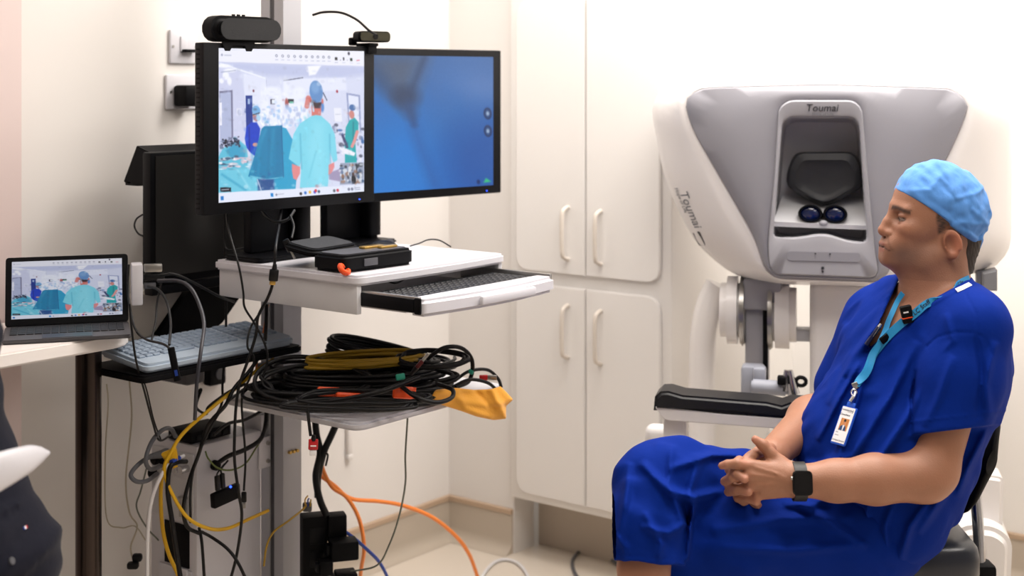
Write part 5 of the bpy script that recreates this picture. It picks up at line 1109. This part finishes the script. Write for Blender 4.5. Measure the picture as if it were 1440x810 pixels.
def skinf(P):
    q = hloc(P)
    far = np.linalg.norm(q, axis=1) > 330
    d = np.full(len(P), 1.0, F32)
    if (~far).any(): d[~far] = headq(q[~far])*F32(.001)
    if far.any(): d[far] = (np.linalg.norm(q[far], axis=1)-240)*F32(.001)
    nk = chain(P, [(hw_(-14, -50, 0), .058), (hw_(2, -118, 0), .062), (at(1318, 425, 3.0), .068)], .02)
    nk = smin(nk, rc(P, hw_(52, -105, 0), hw_(38, -150, 0), .026, .034), .03)
    d = smin(d, nk, .022)
    d = smin(d, torso(P, -.016), .03)
    # arms
    al = chain(P, [(LS, .050), (at(1312, 660, 2.79), .047), (at(1300, 670, 2.785), .048), (at(1230, 674, 2.775), .046), (at(1175, 676, 2.77), .038), (at(1122, 676, 2.765), .031)], .02)
    ar = chain(P, [(RS, .05), (at(1180, 568, 3.17), .047), (at(1140, 590, 3.08), .045), (at(1085, 640, 2.9), .031)], .03)
    d = smin(d, np.minimum(al, ar), .02)
    # left hand
    hnd = None
    for (px, py, dd), r in (((1057, 655, 2.768), .0125), ((1055, 667, 2.762), .0128), ((1058, 681, 2.764), .0125), ((1066, 695, 2.772), .0115)):
        e = rc(P, at(1115, 676+(py-676)*.35, 2.768), at(px, py, dd), .022, r); hnd = e if hnd is None else smin(hnd, e, .008)
    e = chain(P, [(at(1112, 666, 2.775), .021), (at(1097, 652, 2.782), .0155), (at(1083, 637, 2.785), .0115), (at(1073, 626, 2.786), .0105), (at(1062, 618, 2.786), .0078)], .006); hnd = smin(hnd, e, .012)
    fing = [
        [((1057, 655, 2.768), .0105), ((1036, 652, 2.762), .0098), ((1023, 653, 2.768), .0086), ((1015, 655, 2.775), .0074)],       # left index
        [((1055, 667, 2.764), .0105), ((1030, 671, 2.772), .0098), ((1019, 677, 2.795), .0088)],                                   # left middle
        [((1058, 681, 2.766), .0105), ((1034, 690, 2.782), .0095), ((1024, 692, 2.805), .0085)],
        [((1066, 695, 2.772), .0095), ((1046, 705, 2.795), .0085), ((1040, 703, 2.815), .0075)],
        # right fingers coming over
        [((1040, 648, 2.83), .0105), ((1026, 660, 2.792), .0098), ((1036, 667, 2.762), .0088), ((1047, 674, 2.750), .0078)],
        [((1034, 668, 2.84), .0105), ((1025, 682, 2.80), .0098), ((1038, 688, 2.772), .0088), ((1053, 692, 2.756), .0078)],
        [((1040, 688, 2.84), .010), ((1038, 700, 2.80), .0092), ((1052, 701, 2.782), .0085), ((1064, 706, 2.768), .0074)],
        [((1050, 695, 2.85), .0095), ((1050, 708, 2.82), .0085), ((1066, 710, 2.80), .0075)],
        [((1082, 632, 2.86), .0145), ((1069, 634, 2.815), .0118), ((1058, 641, 2.79), .0108), ((1049, 648, 2.778), .0088)]]          # right thumb
    fg = None
    for f in fing:
        e = chain(P, [(at(*p), r) for p, r in f], .003); fg = e if fg is None else smin(fg, e, .0025)
    rp = chain(P, [(at(1085, 640, 2.9), .030), (at(1064, 655, 2.85), .027), (at(1046, 668, 2.84), .024)], .02)
    nr = np.flatnonzero(hnd < .03)
    if len(nr):
        hx, hyy = pix(P[nr]); e = np.zeros(len(nr), F32)
        for pts, w_, am in (([(1105, 671), (1085, 664), (1062, 657)], 2.2, .0016), ([(1105, 675), (1080, 671), (1060, 668)], 2.2, .0016), ([(1108, 680), (1082, 682), (1064, 682)], 2.2, .0016), ([(1106, 684), (1086, 690), (1070, 694)], 2.2, .0014), ([(1112, 678), (1092, 676), (1080, 681), (1072, 690)], 1.4, .0014), ([(1090, 665), (1096, 672), (1104, 673)], 1.4, .0012)): e = e+F32(am)*np.exp(-(lined(hx, hyy, pts)/w_)**2)
        hnd[nr] -= e
    d = smin(d, smin(smin(hnd, rp, .003), fg, .004), .012)
    return d
def skincol(V):
    q = hloc(V); n = len(V); base = np.tile(np.array(lin('a3735a')), (n, 1)); x, y = pix(V)
    def mixc(w_, col):
        nonlocal base; w_ = np.clip(w_, 0, 1)[:, None]; base = base*(1-w_)+w_*np.array(lin(col))
    hd = (np.linalg.norm(q, axis=1) < 175) & (q[:, 1] > -125); h_ = hd.astype(float)
    mixc(h_*.6, '8f634d')
    m = q.copy(); m[:, 2] = np.abs(m[:, 2])
    def blob(c, r, s=1.0): return h_*np.exp(-(((m-np.array(c))/np.array(r))**2).sum(1))*s
    mixc(blob((70, -72, 30), (46, 27, 42), .75), '66504a')        # shaved beard shadow
    mixc(blob((112, -46, 0), (14, 7, 26), .4), '75523f')
    mixc(blob((85, -6, 33), (22, 12, 22), .45), '7a4f3c')         # darker round the eyes
    mixc(blob((112, -31, 0), (16, 12, 14), .35), 'c07a5c'); mixc(blob((80, -30, 45), (22, 18, 18), .25), 'c47e60')
    mixc(h_*(np.hypot((m[:, 1]+54.5)/4.0, (m[:, 2]-2)/21) < 1)*(q[:, 0] > 100)*.6, '8a4f44'); mixc(h_*(np.hypot((m[:, 1]+66.5)/5.0, m[:, 2]/19) < 1)*(q[:, 0] > 100)*.6, '96574b')
    ed = np.abs(m[:, 1]-(21-.012*(m[:, 2]-24)**2*.5+.10*(30-m[:, 2]))); mixc(h_*np.clip(1.4-ed/5.0, 0, 1)*(m[:, 2] > 9)*(m[:, 2] < 52)*(q[:, 0] > 55)*.85, '2f231d')  # brows
    mixc(h_*(np.hypot((m[:, 1]+.8)/3.4, (m[:, 2]-31)/13.0) < 1)*(q[:, 0] > 70), '94857c'); mixc(h_*(np.hypot(m[:, 1]+.8, (m[:, 2]-28)) < 5.2)*(q[:, 0] > 70), '1c120e')  # eye white greyed to carry the upper lid's shadow
    mixc(h_*np.clip(1-np.abs(np.hypot((m[:, 1]+.8)/4.4, (m[:, 2]-31)/14)-1)*3.2, 0, 1)*(q[:, 0] > 70)*.85, '2a1a14')
    mixc(blob((127, -60, 0), (14, 1.8, 20), .8), '3f241f'); mixc(blob((101, -65, 28), (6, 3, 5), .5), '55382f')
    ml = lined(m[:, 2], m[:, 1], [(0, -60), (18, -61), (30, -66)]); mixc(h_*(q[:, 0] > 90)*np.exp(-(ml/1.5)**2)*.85, '3f241f')
    nl = lined(m[:, 2], m[:, 1], [(17, -36), (26, -50), (34, -64)]); mixc(h_*(q[:, 0] > 80)*np.exp(-(nl/2.2)**2)*.45, '61402f')
    mixc(blob((110, -40, 6), (6, 4, 5), .7), '3a211a')  # shade of nostrils, mouth line and cheek folds painted into the skin
    nz = .5+.5*np.sin(q[:, 0]*1.9+q[:, 1]*.5+3*np.sin(q[:, 1]*.35)); sb = polyd(q[:, 0], q[:, 1], [(-12, -6), (26, 22), (28, 2), (24, -12), (20, -30), (12, -26), (6, -12)])
    mixc(h_*(m[:, 2] > 45)*np.clip(.6-sb/5, 0, 1)*(.55+.4*nz), '2c241f')
    mixc(blob((2, -46, 78), (11, 15, 14), .55), '7e4734'); mixc(blob((84, -15, 32), (14, 2.2, 14), .45), '6b4636'); mixc(blob((88, 11, 32), (14, 3.0, 18), .5), '5e3d2f'); mixc(blob((97, -50, 26), (8, 12, 5), .35), '6e4a3b')  # shading painted into ear hollow, eyebag, lid crease and cheek fold
    mixc(h_*(np.abs(np.sin(q[:, 0]*.9)*np.sin(q[:, 1]*.83)*np.sin(q[:, 2]*.77)) > .93)*.25, '6b4a3c')
    mixc(h_*np.exp(-((m[:, 2]-84)/10)**2)*np.exp(-(((q[:, 0]+3)/24)**2+((q[:, 1]+46)/32)**2))*.5, 'c8775a')
    for fx, fy in ((1016, 655), (1047, 674), (1053, 693), (1064, 706), (1049, 648), (1062, 618)):
        mixc(np.exp(-(((x-fx)/8)**2+((y-fy)/8)**2))*(V[:, 1] < 2.9)*.35, 'cf8d78')
    for kx, ky in ((1057, 656), (1055, 668), (1058, 682), (1066, 695)): mixc(np.exp(-(((x-kx)/5)**2+((y-ky)/5)**2))*(V[:, 1] < 2.9)*.25, '8f5a42')
    return base
man = thing('person', 'seated person in royal blue scrubs and pale blue cap with clasped hands', 'person', (.74, 2.97, 0))
lo = np.array((.36, 2.66, .44)); hi = np.array((1.16, 3.28, 1.30))
V, Q = netmesh(skinf, lo, hi, .0028)
body = meshobj('body', V, Q, m_skin, man, skincol)

# ---- cap
CAPL = [(-130, -70), (-86, -64), (-40, -38), (-13, -21), (35, 16), (84, 54), (150, 104)]
def capf(P):
    q = hloc(P); d = ell(q, (-8, 20, 0), TB, (103, 92, 84))
    d = smin(d, ell(q, (8, 70, 0), np.eye(3), (46, 36, 48)), 26); d = smin(d, ell(q, (5, 96, 12), np.eye(3), (11, 20, 24)), 14)
    a, b, s = q.T; g = np.array(CAPL, float); edge = np.interp(a, g[:, 0], g[:, 1])+.0008*s*s*(a > 0)
    for pts, w_, am in (([(8, 110), (-5, 70), (10, 20)], 7, 3.2), ([(-10, 45), (-60, 55), (-100, 70)], 5, 2.6), ([(-60, 95), (-88, 50), (-104, 0)], 5, 2.4), ([(-15, -5), (-60, -8), (-105, -12)], 5, 2.2), ([(70, 60), (40, 62), (18, 88)], 5, 2), ([(-25, -20), (-62, -40), (-96, -45)], 5, 3), ([(-45, 20), (-80, -5), (-100, -30)], 5, 2.4), ([(45, 40), (5, 15), (-20, 5)], 8, -2.2), ([(-40, 80), (-30, 40), (-50, 0)], 8, -2.4)):
        d = d-am*np.exp(-(lined(a, b, pts)/w_)**2)
    d = d-1.3*wob(q, 22, 70, 9, 5)
    d = d-1.0*np.exp(-((b-edge-9)/5)**2)+.9*np.exp(-((b-edge-17)/2.5)**2)*(a < 20)          # seam of the band
    d = smax(d, (edge-b)*.78, 2.5)
    kn = rc(q, (-90, -48, 0), (-84, -72, 2), 9, 5); d = smin(d, kn, 5)
    return d*F32(.001)*F32(.8)
V, Q = netmesh(capf, tuple(hw_(130, -90, 110)-Vector((.01, .0, .0))), tuple(hw_(-130, 140, -110)+Vector((.01, 0, 0))), .0026)
cap = meshobj('surgical_cap', V, Q, m_cap, man)
# ---- hair below the cap
def hairf(P):
    q = hloc(P); a, b, s = q.T; s = np.abs(s); m = q.copy(); m[:, 2] = s
    d = cranium(q, 3.5)
    d = smin(d, rc(q, (-46, -30, 0), (-30, -108, 0), 52, 46), 16)
    st_ = 2.0*np.sin(b*.2+a*.7)*np.sin(a*.55+s*.3)
    ear = np.hypot((a+2)/22, (b+46)/32)
    reg = np.maximum(a+12+(b+60)*.10, -(b+122+.25*(a+40)))           # behind the ear, above the nape line
    reg2 = np.maximum(np.maximum(a-30, -a), np.maximum(b-14, -(b+32-.2*a)))     # sideburn
    reg = np.maximum(reg, (1-ear)*22*(s > 30)-30*(s <= 30)*0)
    reg = np.maximum(reg, b-np.interp(a, [-130, -86, -13, 84], [-45, -45, -6, 70]))
    d = smin(d, ell(m, (18, -16, 62), np.eye(3), (14, 24, 13)), 8)
    return smax(d+st_*.6, reg, 4)*F32(.001)
V, Q = netmesh(hairf, tuple(hw_(40, -140, 110)), tuple(hw_(-130, 60, -110)), .0028)
meshobj('hair', V, Q, m_hair, man)

# ---- scrub top
NECK = [(1262, 398), (1218, 494), (1246, 468), (1270, 447), (1302, 426), (1340, 405), (1362, 392), (1362, 372), (1275, 372)]
HEMP = A3(at(1330, 612, 2.8))
sl_dir = np.array(at(1326, 612, 2.795))-np.array(LS); sl_dir /= np.linalg.norm(sl_dir)
FOLDS = [  # px polyline, width px, height m
    ([(1215, 500), (1180, 560), (1150, 620)], 5, .006), ([(1222, 497), (1205, 560), (1180, 640), (1150, 660)], 7, .007), ([(1290, 480), (1250, 560), (1200, 640), (1130, 668)], 8, .007),
    ([(1310, 520), (1280, 580), (1240, 640), (1170, 670)], 8, .008), ([(1262, 420), (1225, 470), (1190, 530)], 6, .005), ([(1245, 440), (1200, 500), (1165, 570)], 5, .004),
    ([(1330, 440), (1340, 480), (1300, 520)], 6, .005), ([(1400, 480), (1385, 540), (1392, 590)], 6, .006), ([(1372, 470), (1382, 530), (1375, 590)], 5, -.005), ([(1340, 500), (1320, 560), (1300, 600)], 6, .005),
    ([(1350, 640), (1330, 690), (1290, 750)], 7, .008), ([(1310, 700), (1280, 740), (1265, 790)], 7, .008), ([(1260, 700), (1245, 740), (1250, 790)], 7, .006), ([(1130, 650), (1200, 668), (1290, 660)], 6, .007), ([(1110, 660), (1170, 690), (1230, 700)], 5, .006), ([(1290, 520), (1283, 560), (1282, 612)], 4, -.009), ([(1225, 700), (1215, 730), (1235, 770)], 6, .005), ([(1390, 600), (1360, 660), (1345, 700)], 6, .006)]
def topf(P):
    x, y = pix(P)
    d = torso(P, .006)
    # shirt tail over the hips, hanging behind
    d = smin(d, ell(P, at(1212, 722, 2.965), TAX, (.135, .18, .11)), .05)
    d = smin(d, rc(P, at(1278, 690, 2.96), at(1238, 800, 2.93), .085, .045), .05)
    near = (P[:, 1] < 3.05).astype(F32)
    for pts, w_, am in FOLDS: d = d-near*fold(x, y, pts, w_*.85, am*2.7)
    d = d-.0022*wob(P, .05, .16, 7, 11)
    d = smax(d, smin(.503-P[:, 2], P[:, 1]-2.885, .01), .01)
    d = smax(d, -(polyd(x, y, [(1080, 700), (1150, 690), (1215, 715), (1225, 745), (1250, 790), (1262, 830), (1080, 830)])*.0015), .006)
    # sleeves
    q = P-A3(LS); tt = q@sl_dir.astype(F32)
    sl = chain(P, [(LS, .076), (at(1352, 530, 2.815), .078), (at(1330, 625, 2.795), .074)], .03)
    sl = smin(sl, rc(P, at(1385, 520, 2.86), at(1372, 600, 2.85), .05, .045), .04)
    for pts, w_, am in FOLDS[7:10]: sl = sl-fold(x, y, pts, w_, am*1.8)
    hem = (y-(612-.12*(x-1280)+.0012*(x-1330)**2*.0))*.0014
    sl = sl-.0022*np.exp(-((hem+.012)/.003)**2)*0-.0018*np.exp(-((hem+.026)/.002)**2)
    sl = smax(sl, hem, .004)
    d = smin(d, sl, .018)
    sr = rc(P, RS, at(1192, 545, 3.17), .078, .074); d = smin(d, sr, .03)
    # seams: sleeve cap, neckline band
    sm_ = lined(x, y, [(1303, 488), (1318, 474), (1345, 467), (1372, 468), (1385, 476), (1396, 500)]); d = d+near*.0022*np.exp(-(sm_/1.6)**2)
    d = d+near*.0016*np.exp(-(lined(x, y, [(1352, 402), (1372, 440), (1374, 466)])/1.6)**2)
    nk = polyd(x, y, NECK)*.0015
    d = d-near*.003*np.clip(1-np.abs(nk-.007)/.007, 0, 1)
    d = smax(d, -nk, .003)
    return d*F32(.85)
lo = np.array((.50, 2.68, .45)); hi = np.array((1.14, 3.30, 1.10))
V, Q = netmesh(topf, lo, hi, .0034, slack=2.2)
topo = meshobj('scrub_top', V, Q, m_scrub, man)
# ---- trousers
TF = [([(1060, 640), (1000, 640), (940, 660)], 6, .006), ([(1020, 690), (975, 700), (940, 690), (900, 650)], 7, .008), ([(985, 640), (970, 690), (975, 730)], 7, .007), ([(945, 625), (940, 680), (962, 740)], 6, .005), ([(885, 650), (880, 700), (868, 770)], 7, .006), ([(965, 735), (940, 750), (900, 740)], 6, .006), ([(1000, 745), (1100, 730), (1200, 728)], 8, .005), ([(1010, 770), (1120, 775), (1220, 765)], 7, .005), ([(1120, 700), (1160, 730), (1220, 770)], 7, .006), ([(905, 720), (930, 765), (925, 788)], 6, .005), ([(860, 745), (880, 770), (878, 790)], 5, .004), ([(1040, 640), (1046, 665), (1020, 690)], 5, .006), ([(1180, 690), (1140, 712), (1100, 708)], 6, .006), ([(980, 690), (972, 735), (966, 790)], 4, .006)]
def trouf(P):
    x, y = pix(P)
    d = ell(P, at(1190, 735, 2.97), TAX, (.15, .18, .13))
    d = smin(d, chain(P, [(at(1185, 752, 2.89), .092), (at(1040, 752, 2.86), .082), (at(950, 752, 2.88), .076)], .04), .05)
    d = smin(d, chain(P, [(at(950, 752, 2.88), .076), (at(965, 960, 2.92), .066)], .03), .03)
    rt = chain(P, [(at(1175, 730, 3.05), .095), (at(1040, 695, 2.97), .085), (at(948, 672, 2.88), .078), (at(917, 680, 2.85), .072), (at(908, 735, 2.80), .070), (at(908, 810, 2.775), .078)], .03)
    rt = smax(rt, (y-(787+.09*(x-850)-.0009*(x-907)**2))*.0014, .003)
    d = smin(d, rt, .018)
    for pts, w_, am in TF: d = d-(P[:, 1] < 3.0)*fold(x, y, pts, w_*.85, am*2.6)
    d = d-.0022*wob(P, .05, .16, 7, 12)
    d = d+.0018*np.exp(-(np.abs(y-(779+.09*(x-850)))/1.3)**2)*(x < 968)*(P[:, 1] < 2.85)
    seat = smin(smin(.502-P[:, 2], (P[:, 0]-.49)*.8, .03), P[:, 1]-2.885, .01)
    return smax(d, seat, .012)*F32(.85)
V, Q = netmesh(trouf, (.20, 2.62, .13), (.90, 3.26, .78), .0040, slack=2.2)
trou = meshobj('trousers', V, Q, m_scrub, man)
def legf(P):
    d = chain(P, [(at(912, 740, 2.80), .048), (at(905, 800, 2.785), .046), (at(908, 930, 2.785), .034)], .03)
    return np.minimum(d, chain(P, [(at(955, 800, 2.885), .05), (at(975, 1030, 2.93), .036)], .03))
V, Q = netmesh(legf, (.14, 2.66, .06), (.48, 3.06, .62), .006); meshobj('lower_leg', V, Q, m_skin, man, lambda V: np.tile(np.array(lin('a3735a')), (len(V), 1)))
for p, z0 in ((at(905, 930, 2.78), 0), (at(975, 1030, 2.93), 1)):
    zc = p.z-.05 if z0 == 0 else .05
    bm = new(); ball(bm, (p.x-.05, p.y, zc), 1, 10, (.13, .045, .05))
    for v in bm.verts: v.co.z = max(v.co.z, zc-.045)
    obj('shoe', bm, m_blackm, man, ang=60)

# ---- things he wears
B_top, B_body, B_tr = bvh_of(topo), bvh_of(body), bvh_of(trou)
WORN = [B_top, B_body]
def surf(px, py, lift=.004):
    h = hit_from_camera(px, py, WORN); n = h[1]; n = n if n.y < 0 else -n
    return h[0]+n*lift, n
def ribbon(pxs, width, thick=.0012, lift=.004, n=6):
    P = spline([(x, y, 0) for x, y in pxs], n); pts = []; nrm = []
    for x, y, _ in P:
        p, nn = surf(x, y, lift); pts.append(np.array(p)); nrm.append(np.array(nn))
    pts = np.array(pts); nrm = np.array(nrm)
    for _ in range(6): pts[1:-1] = (pts[:-2]+2*pts[1:-1]+pts[2:])/4; nrm[1:-1] = (nrm[:-2]+2*nrm[1:-1]+nrm[2:])/4
    nrm = nrm+np.array((0, -.7, .1)); nrm /= np.linalg.norm(nrm, axis=1)[:, None]
    T = np.gradient(pts, axis=0); T /= np.linalg.norm(T, axis=1)[:, None]; S_ = np.cross(T, nrm); S_ /= np.linalg.norm(S_, axis=1)[:, None]; N2 = np.cross(S_, T)
    if N2[0][1] > 0: N2 = -N2
    h = width/2
    rings = [[tuple(p+s*h), tuple(p+s*h+m*thick), tuple(p-s*h+m*thick), tuple(p-s*h)] for p, s, m in zip(pts, S_, N2)]
    return loft(new(), rings), pts, S_, N2
ly = thing('lanyard', 'bright blue staff lanyard round the neck holding an identity badge', 'lanyard', at(1200, 560, 2.7))
bm, pts, S_, N2 = ribbon([(1360, 393), (1345, 402), (1325, 415), (1305, 429), (1288, 442), (1268, 456), (1248, 474), (1232, 494), (1222, 512), (1213, 532), (1207, 545)], .0165, lift=.005)
obj('strap', bm, m_strap, ly)
for k, frac in enumerate((.09, .36)):
    i = int(frac*len(pts)); m1 = basis(pts[i]+N2[i]*.0016, pts[i-3]-pts[i+3], N2[i]); x_ = Vector((pts[i-3]-pts[i+3]).tolist()).normalized(); z_ = Vector(N2[i].tolist()); m1 = basis(Vector(pts[i].tolist())+z_*.0016, x_, z_.cross(x_))
    textmesh('TLC Staff', .0135, m1, m_text, 'strap_lettering', ly, 0, .0004)
bm, p2_, s2_, n2_ = ribbon([(1274, 412), (1265, 428), (1255, 450), (1244, 472), (1233, 496), (1220, 520), (1209, 543)], .011, lift=.008)
obj('strap', bm, m_strap, ly)
obj('label_patch', ribbon([(1364, 401), (1354, 406), (1345, 410)], .009, lift=.0025)[0], m_badge, ly)
pe, ne = surf(1246, 476, .007); m1 = basis(pe, (.75, 0, .6), (-.6, -.2, .75)); obj('buckle', box(new(), (0, 0, 0), (.02, .015, .006), .002, m1), m_blackm, ly)
pe, ne = surf(1207, 545, .007); pe2, _ = surf(1201, 568, .009)
obj('ferrule', box(new(), (0, 0, 0), (.012, .014, .005), .001, basis(pe, (1, 0, .4), (-.4, 0, 1))), m_steel, ly)
bm = new(); tube(bm, spline([pe+Vector((0, 0, -.01)), (pe+pe2)/2+Vector((.004, -.004, 0)), pe2], 6), [.004]*13, 8); tt = np.linspace(0, 2*math.pi, 16); cr = (pe*.62+pe2*.38)+Vector((0, -.004, 0)); tube(bm, [(cr.x+.006*math.cos(q), cr.y-.002, cr.z+.007*math.sin(q)) for q in tt], .0016, 6); obj('trigger_clip', bm, m_chrome, ly, ang=60)
# badge
hc, hn = surf(1183, 599, .004)
tl = [surf(x, y, .006)[0] for x, y in ((1182, 568), (1204, 574), (1189, 630), (1162, 622))]
bc = sum(tl, Vector())/4; mxn = max((-(p-bc).y for p in tl)); 
bx_ = ((tl[1]-tl[0]).normalized()+(tl[2]-tl[3]).normalized()).normalized(); by_ = ((tl[0]-tl[3]).normalized()+(tl[1]-tl[2]).normalized()).normalized()
bmx = basis(bc+Vector((0, -.013, .002)), bx_, by_); BW, BH = .040, .080
bd = thing('id_badge', 'white identity badge with a photo in a blue holder on the lanyard', 'badge', tuple(bmx @ Vector((0, -BH/2, 0))))
bm = prism(new(), rounded([(-BW/2, -BH/2), (BW/2, -BH/2), (BW/2, BH/2), (-BW/2, BH/2)], .004), .004, .001, bmx); box(bm, (0, BH/2+.004, .002), (.022, .01, .003), .0012, bmx); obj('holder', bm, m_holder, bd)
cv = Canvas(60, 110, [(0, 0), (60, 0), (60, 110), (0, 110)], (238, 236, 238))
cv.line([(8, 9), (46, 9)], 3, (130, 132, 140), 3, .7); cv.line([(30, 14), (48, 14)], 2, (170, 170, 175), 3); cv.line([(52, 6), (52, 15)], 2, (90, 90, 100), 2)
cv.rect(12, 35, 50, 72, (200, 130, 70)); 
for k in range(6): cv.line([(15+k*7, 36), (15+k*7, 72)], 2, (225, 160, 95) if k % 2 else (170, 100, 50), 3, .7)
cv.poly([(14, 72), (18, 60), (27, 55), (36, 55), (43, 61), (45, 72)], (36, 66, 110), 2); cv.poly([(27, 55), (36, 55), (33, 72), (29, 72)], (225, 225, 232), 2); cv.oval(31.5, 47, 5, 7.5, (190, 130, 100), 2); cv.oval(31.5, 41, 5.2, 4, (30, 24, 22), 2)
cv.line([(6, 79), (16, 79)], 2, (120, 120, 128), 2, .8); cv.line([(6, 88), (22, 88)], 2, (120, 120, 128), 2, .8)
cv.mesh('card', bmx @ Matrix.Translation((0, .001, .0045)), BW-.006, BH-.006, m_print, bd)
textmesh('Consultant', .0058, bmx @ Matrix.Translation((-.004, .022, .0048)), m_text, 'card_lettering', bd, 0, .0001); textmesh('Urological Surgeon', .0042, bmx @ Matrix.Translation((.0, -.031, .0048)), m_textg, 'card_lettering', bd, 0, .0001)
textmesh('The London Clinic', .0043, bmx @ Matrix.Translation((-.002, .0315, .0048)), m_textg, 'card_lettering', bd, 0, .0001)
# clip-on microphone, pen
pm, nm = surf(1279, 445, .009); mm = basis(pm+Vector((0, -.004, 0)), (.97, -.1, .22), (-.2, -.05, 1))
mc = thing('clip_microphone', 'small black clip-on microphone with an orange line at the neckline', 'microphone', tuple(pm-Vector((0, 0, .018))))
obj('case', box(new(), (0, 0, 0), (.023, .036, .014), .003, mm), m_blackm, mc); obj('orange_line', box(new(), (0, -.006, .0003), (.0236, .003, .0142), .001, mm), m_orangep, mc); obj('logo', box(new(), (-.002, .006, .0072), (.01, .003, .0004), 0, mm), m_badge, mc)
pb, _ = surf(1218, 485, .006); pa = at(1236, 460, pb.y-.004); pb = at(1218, 485, pb.y-.002)
pe_ = thing('pen', 'dark pen with a silver cap clipped in the scrub neckline', 'pen', tuple(pb)); obj('barrel', cyl(new(), pb, pa, .0045, n=14), M('dark_blue_barrel', '10163a', .3, var=.05), pe_); obj('cap', cyl(new(), pa, pa+(pa-pb).normalized()*.008, .0042, .003, n=14), m_chrome, pe_)
obj('pocket_clip', tube(new(), [pa+Vector((0, -.006, .002)), (pa+pb)/2+Vector((0, -.0065, 0))], .0013, 6), m_chrome, pe_)
# watch
wc = at(1123, 677, 2.765); wt = thing('wristwatch', 'black square smartwatch with a dark strap on the near wrist', 'watch', tuple(wc-Vector((0, 0, .035))))
fx = Vector((.995, -.03, .0)); wr = .0335
bm = new(); rings = []
for dx, rr_ in ((-.012, wr), (-.012, wr+.003), (.012, wr+.003), (.012, wr)):
    rings.append([tuple(wc+fx*dx+Vector((0, -math.cos(q)*(rr_+.001), math.sin(q)*(rr_+.001)))) for q in np.linspace(0, 2*math.pi, 40, endpoint=False)])
loft(bm, rings+[rings[0]], False, False); obj('strap', bm, M('charcoal_strap', '191816', .5, bump=.2, bscale=500, var=.08), wt, ang=50)
wm = basis(wc+Vector((0, -wr-.002, .007)), fx, (0, .18, 1)) @ Matrix.Scale(1.1, 4); 
cs = obj('case', prism(new(), rounded([(-.0175, -.021), (.0175, -.021), (.0175, .021), (-.0175, .021)], .009), .009, .003, wm @ Matrix.Translation((0, 0, -.002)), 3), M('watch_steel', '4a4a4c', .25, .9, var=.03), wt)
obj('glass', prism(new(), rounded([(-.016, -.0195), (.016, -.0195), (.016, .0195), (-.016, .0195)], .008), .0025, .001, wm @ Matrix.Translation((0, 0, .0065))), m_glass, wt)
obj('crown', cyl(new(), wm @ Vector((-.0175, .008, .003)), wm @ Vector((-.020, .008, .003)), .0035, n=12), m_steel, wt)
# ---- his chair
ch = thing('swivel_chair', 'dark padded swivel chair with a chrome back post under the seated person', 'chair', (.73, 3.0, 0))
pts = rounded([(.50, 2.895), (.88, 2.892), (.97, 2.92), (.985, 3.24), (.50, 3.24)], [.09, .05, .08, .12, .09], 8)
scx, scy = .74, 3.07
obj('seat', loft(new(), [[(scx+(x-scx)*k, scy+(y-scy)*k, z) for x, y in pts] for z, k in ((.402, .93), (.412, .97), (.43, 1), (.465, 1), (.482, .985), (.493, .95), (.4985, .88), (.5, .75), (.5, .3))]), m_vinylseat, ch, ang=60)
F3 = Vector(fd.tolist()); S3 = Vector((.56, -.83, 0)).normalized(); bc_ = at(1340, 640, 3.09)
rings = []
for k in np.linspace(-1, 1, 15):
    hz = .12*math.sqrt(max(.05, 1-abs(k)**5)); p = bc_+S3*.135*k+F3*.05*k*k
    U3 = Vector((.36, .2, .91)).normalized(); rings.append([tuple(p+U3*hz*math.sin(q)+F3*(-.016)*math.cos(q)*1.0) for q in np.linspace(0, 2*math.pi, 24, endpoint=False)])
obj('backrest', loft(new(), rings), m_blackm, ch, ang=60)
obj('back_post', tube(new(), spline([at(1358, 640, 3.14), at(1368, 665, 3.12), at(1374, 720, 3.1), at(1378, 800, 3.08), (1.0, 3.06, .36), (.85, 3.02, .37)], 6), .0125, 12), m_chrome, ch, ang=60)
obj('post_bracket', box(new(), at(1374, 806, 3.08), (.07, .06, .05), .01), m_blackm, ch)
obj('gas_post', cyl(new(), (.73, 3.0, .08), (.73, 3.0, .402), .028, n=20), m_chrome, ch)
for k in range(5):
    a = k*2*math.pi/5+.5; e = Vector((.73+.28*math.cos(a), 3.0+.28*math.sin(a), .075)); obj('foot', tube(new(), [Vector((.73, 3.0, .1)), e], [.025, .016], 10), m_chrome, ch, ang=60)
    bm = new(); cyl(bm, (e.x-.012, e.y, .031), (e.x+.012, e.y, .031), .03, n=18, bev=.004); obj('caster', bm, m_blackm, ch)
